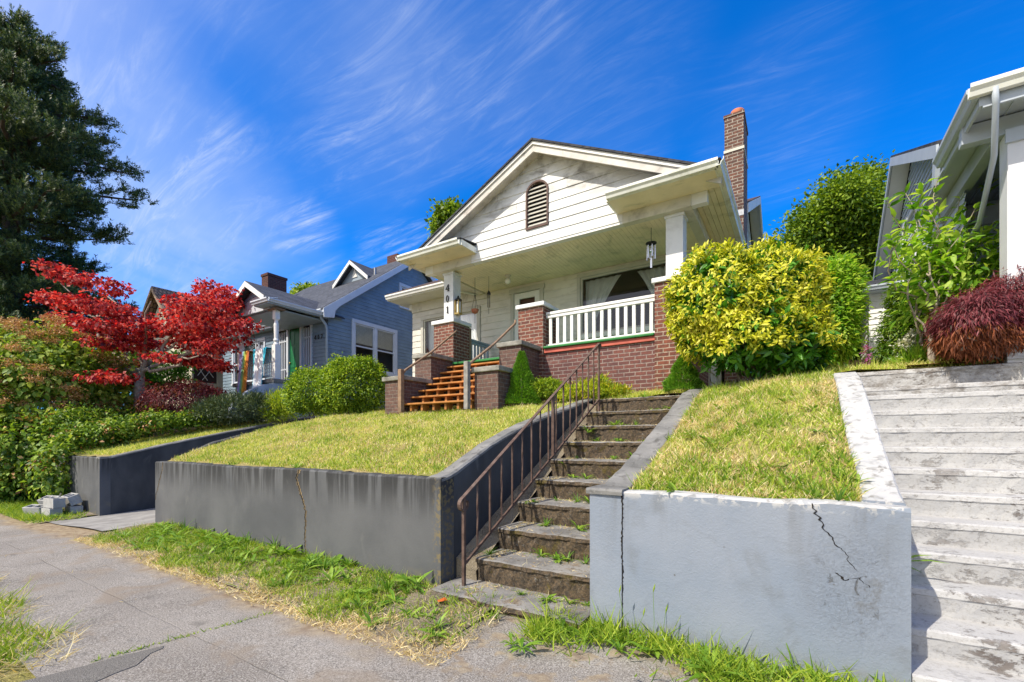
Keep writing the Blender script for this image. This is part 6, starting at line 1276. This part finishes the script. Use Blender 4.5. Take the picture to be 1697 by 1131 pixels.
# broad leaved weeds: each a small plant of its own
def weed_mesh(k, L, W, up, mat='lf_weed', kind='long'):
    a = np.linspace(0, 6.283, k, endpoint=False) + RNG.normal(size=k) * .25; el = RNG.uniform(up * .5, up * 1.4, k)
    D = np.stack([np.cos(a) * np.cos(el), np.sin(a) * np.cos(el), np.sin(el)], 1); N = np.stack([-np.cos(a) * np.sin(el), -np.sin(a) * np.sin(el), np.cos(el)], 1); s = RNG.uniform(.3, 1.2, k)
    return leaves('weed', D * .01, D, N, L * s, W * s, mat, None, kind, .14, .75)
def weeds(name, cat, group, label, spots, protos):
    for i, (x, y, z, s) in enumerate(spots):
        src = protos[i % len(protos)]; o = src.copy(); COL.objects.link(o); o.name = name; o.location = (x, y, z); o.rotation_euler = (random.uniform(-.15, .15), random.uniform(-.15, .15), random.uniform(0, 6.28)); o.scale = (s, s, s); tag(o, label, cat, group)
def protoset(ps):
    for p in ps: COL.objects.unlink(p)
    return ps
W1 = protoset([weed_mesh(15, .15, .032, .9), weed_mesh(12, .13, .042, .7), weed_mesh(20, .13, .022, 1.0), weed_mesh(13, .17, .036, .55), weed_mesh(24, .15, .013, 1.1, kind='blade'), weed_mesh(17, .11, .030, .8)])
W2 = protoset([weed_mesh(16, .13, .024, .8), weed_mesh(26, .11, .012, .9, kind='blade'), weed_mesh(12, .10, .030, .6), weed_mesh(20, .08, .016, .8)])
rs = random.Random(12)
sp = []
while len(sp) < 150:
    x = rs.uniform(-9.0, -2.3); y = rs.uniform(2.45, 3.33)
    if rs.random() < (.35 + .65 * (y - 2.4)) * (.5 + .5 * patch(x, y, 1.7, 3)) and not (x > -3 and y > 3.0): sp.append((x, y, hs_(x, y), rs.uniform(.6, 1.5) * (1.0 if y > 2.9 else .8)))
weeds('dandelion', 'weed', 'broad leaved weeds along the foot of the dark grey wall', 'broad leaved weed rosette in the verge below the dark grey wall', sp, W1)
sp = [(rs.uniform(-1.7, .5), rs.uniform(3.02, 3.30), .03, rs.uniform(.5, 1.1)) for _ in range(24)] + [(rs.uniform(-2.6, -1.5), rs.uniform(2.7, 3.12), .03, rs.uniform(.4, .8)) for _ in range(9)]
weeds('dandelion', 'weed', 'broad leaved weeds along the foot of the pale blue wall', 'broad leaved weed rosette below the pale blue wall and the lowest mossy step', sp, W1)
sp = [(rs.uniform(-15.5, -12.6), rs.uniform(2.4, 3.1), -.08, rs.uniform(.6, 1.2)) for _ in range(16)]
weeds('dandelion', 'weed', 'broad leaved weeds around the concrete blocks', 'broad leaved weed rosette beside the stacked concrete blocks', sp, W1)
sp = []
for i, (y, z) in enumerate(STEPS):
    for k in range(5 if i < 7 else 6): sp.append((rs.uniform(-2.5, -1.5), y + rs.uniform(.28, .40), z + .004, rs.uniform(.5, 1.15)))
sp += [(-2.6 + .02 * k, 3.7 + .8 * k, .35 + .42 * k, 1.1) for k in range(4)]
weeds('stair_weed', 'weed', 'weeds growing on the treads of the mossy stairs', 'small green weed growing at the back of a mossy stair tread', sp, W2)
sp = [(rs.uniform(-1.05, .36), y, H(-.3, y) + .0, rs.uniform(.5, 1.1)) for y in [3.5 + rs.random() ** 2 * 3.2 for _ in range(38)]]
sp = [(x, y, H(x, y) + wob(x, y) - .01, s) for x, y, z, s in sp]
weeds('dandelion', 'weed', 'broad leaved weeds in the slope between the two stairways', 'broad leaved weed rosette in the grass slope between the two stairways', sp, W1)
sp = [(x, y, H(x, y) + wob(x, y) - .01, s * .6) for x, y, s in [(rs.uniform(-9.3, -3.3), 3.5 + rs.random() ** 1.6 * 2.8, rs.uniform(.6, 1.1)) for _ in range(60)]]
weeds('dandelion', 'weed', 'small broad leaved weeds in the main lawn', 'small broad leaved weed in the main lawn behind the dark grey wall', sp, W1)
tag(weed_mesh(9, .20, .035, .6), 'bushy green weed rooted at the base of the white stairway against the pale blue wall', 'weed'); wx = bpy.data.objects[-1] if False else None
for o in list(COL.objects):
    if o.get('label', '').startswith('bushy green weed rooted'): o.name = 'stair_weed'; o.location = (.60, 4.10, .60); o.scale = (1.1, 1.1, 1.1)
def stz(x, y):
    i = max(0, min(9, int((y - 3.18) / .42))); return STEPS[i][1] + .006
G_(grass('stair_litter', '', 9000, -2.66, -1.42, 3.25, 7.3, stz, .035, .005, 'gr_straw', lambda x, y: (.05 + .95 * max(0, ((y - 3.18) % .42 - .26) / .16)) * patch(x, y, 6, 1) + (.4 if x < -2.5 else 0), 1.6), 'dry straw litter lying at the back of the mossy stair treads')
G_(grass('stair_moss', '', 5000, -2.66, -1.42, 3.25, 7.3, stz, .03, .006, 'gr_green', lambda x, y: max(0, ((y - 3.18) % .42 - .33) / .09) * patch(x, y, 7, 3) ** 2, 1.0), 'short green grass and moss at the back of the mossy stair treads')
# seed stalks by the blue wall
for i, (x, z, h) in enumerate(((-1.08, .04, .34), (-.86, .03, .40), (-.80, .03, .27), (-.98, .03, .22))):
    mb = MB(); p = [(x, 3.22, z), (x + .01, 3.22, z + h * .5), (x - .02 + .05 * i / 2, 3.21, z + h)]; mb.tube(p, .0018, 4); s = mb.build('seed_stalk', 'lf_weed'); tag(s, 'thin grass stalk with a seed head standing against the pale blue wall', 'grass stalk', 'seed stalks by the pale blue wall')
    a = Vector(p[2]); mb = MB(); mb.tube([a, a + Vector((.006, 0, .03)), a + Vector((.014, 0, .065))], [.002, .007, .001], 6); mb.build('seed_head', 'gr_green', s)
mb = MB(); mb.prism([(-2.70, 3.03, .075), (-2.66, 3.0, .08), (-2.62, 3.02, .09), (-2.61, 3.06, .085), (-2.65, 3.07, .10), (-2.69, 3.07, .08)], (0, .002, .004)); tag(mb.build('dry_leaf', 'orange_leaf'), 'orange fallen leaf on the weeds at the corner of the dark grey wall', 'leaf')
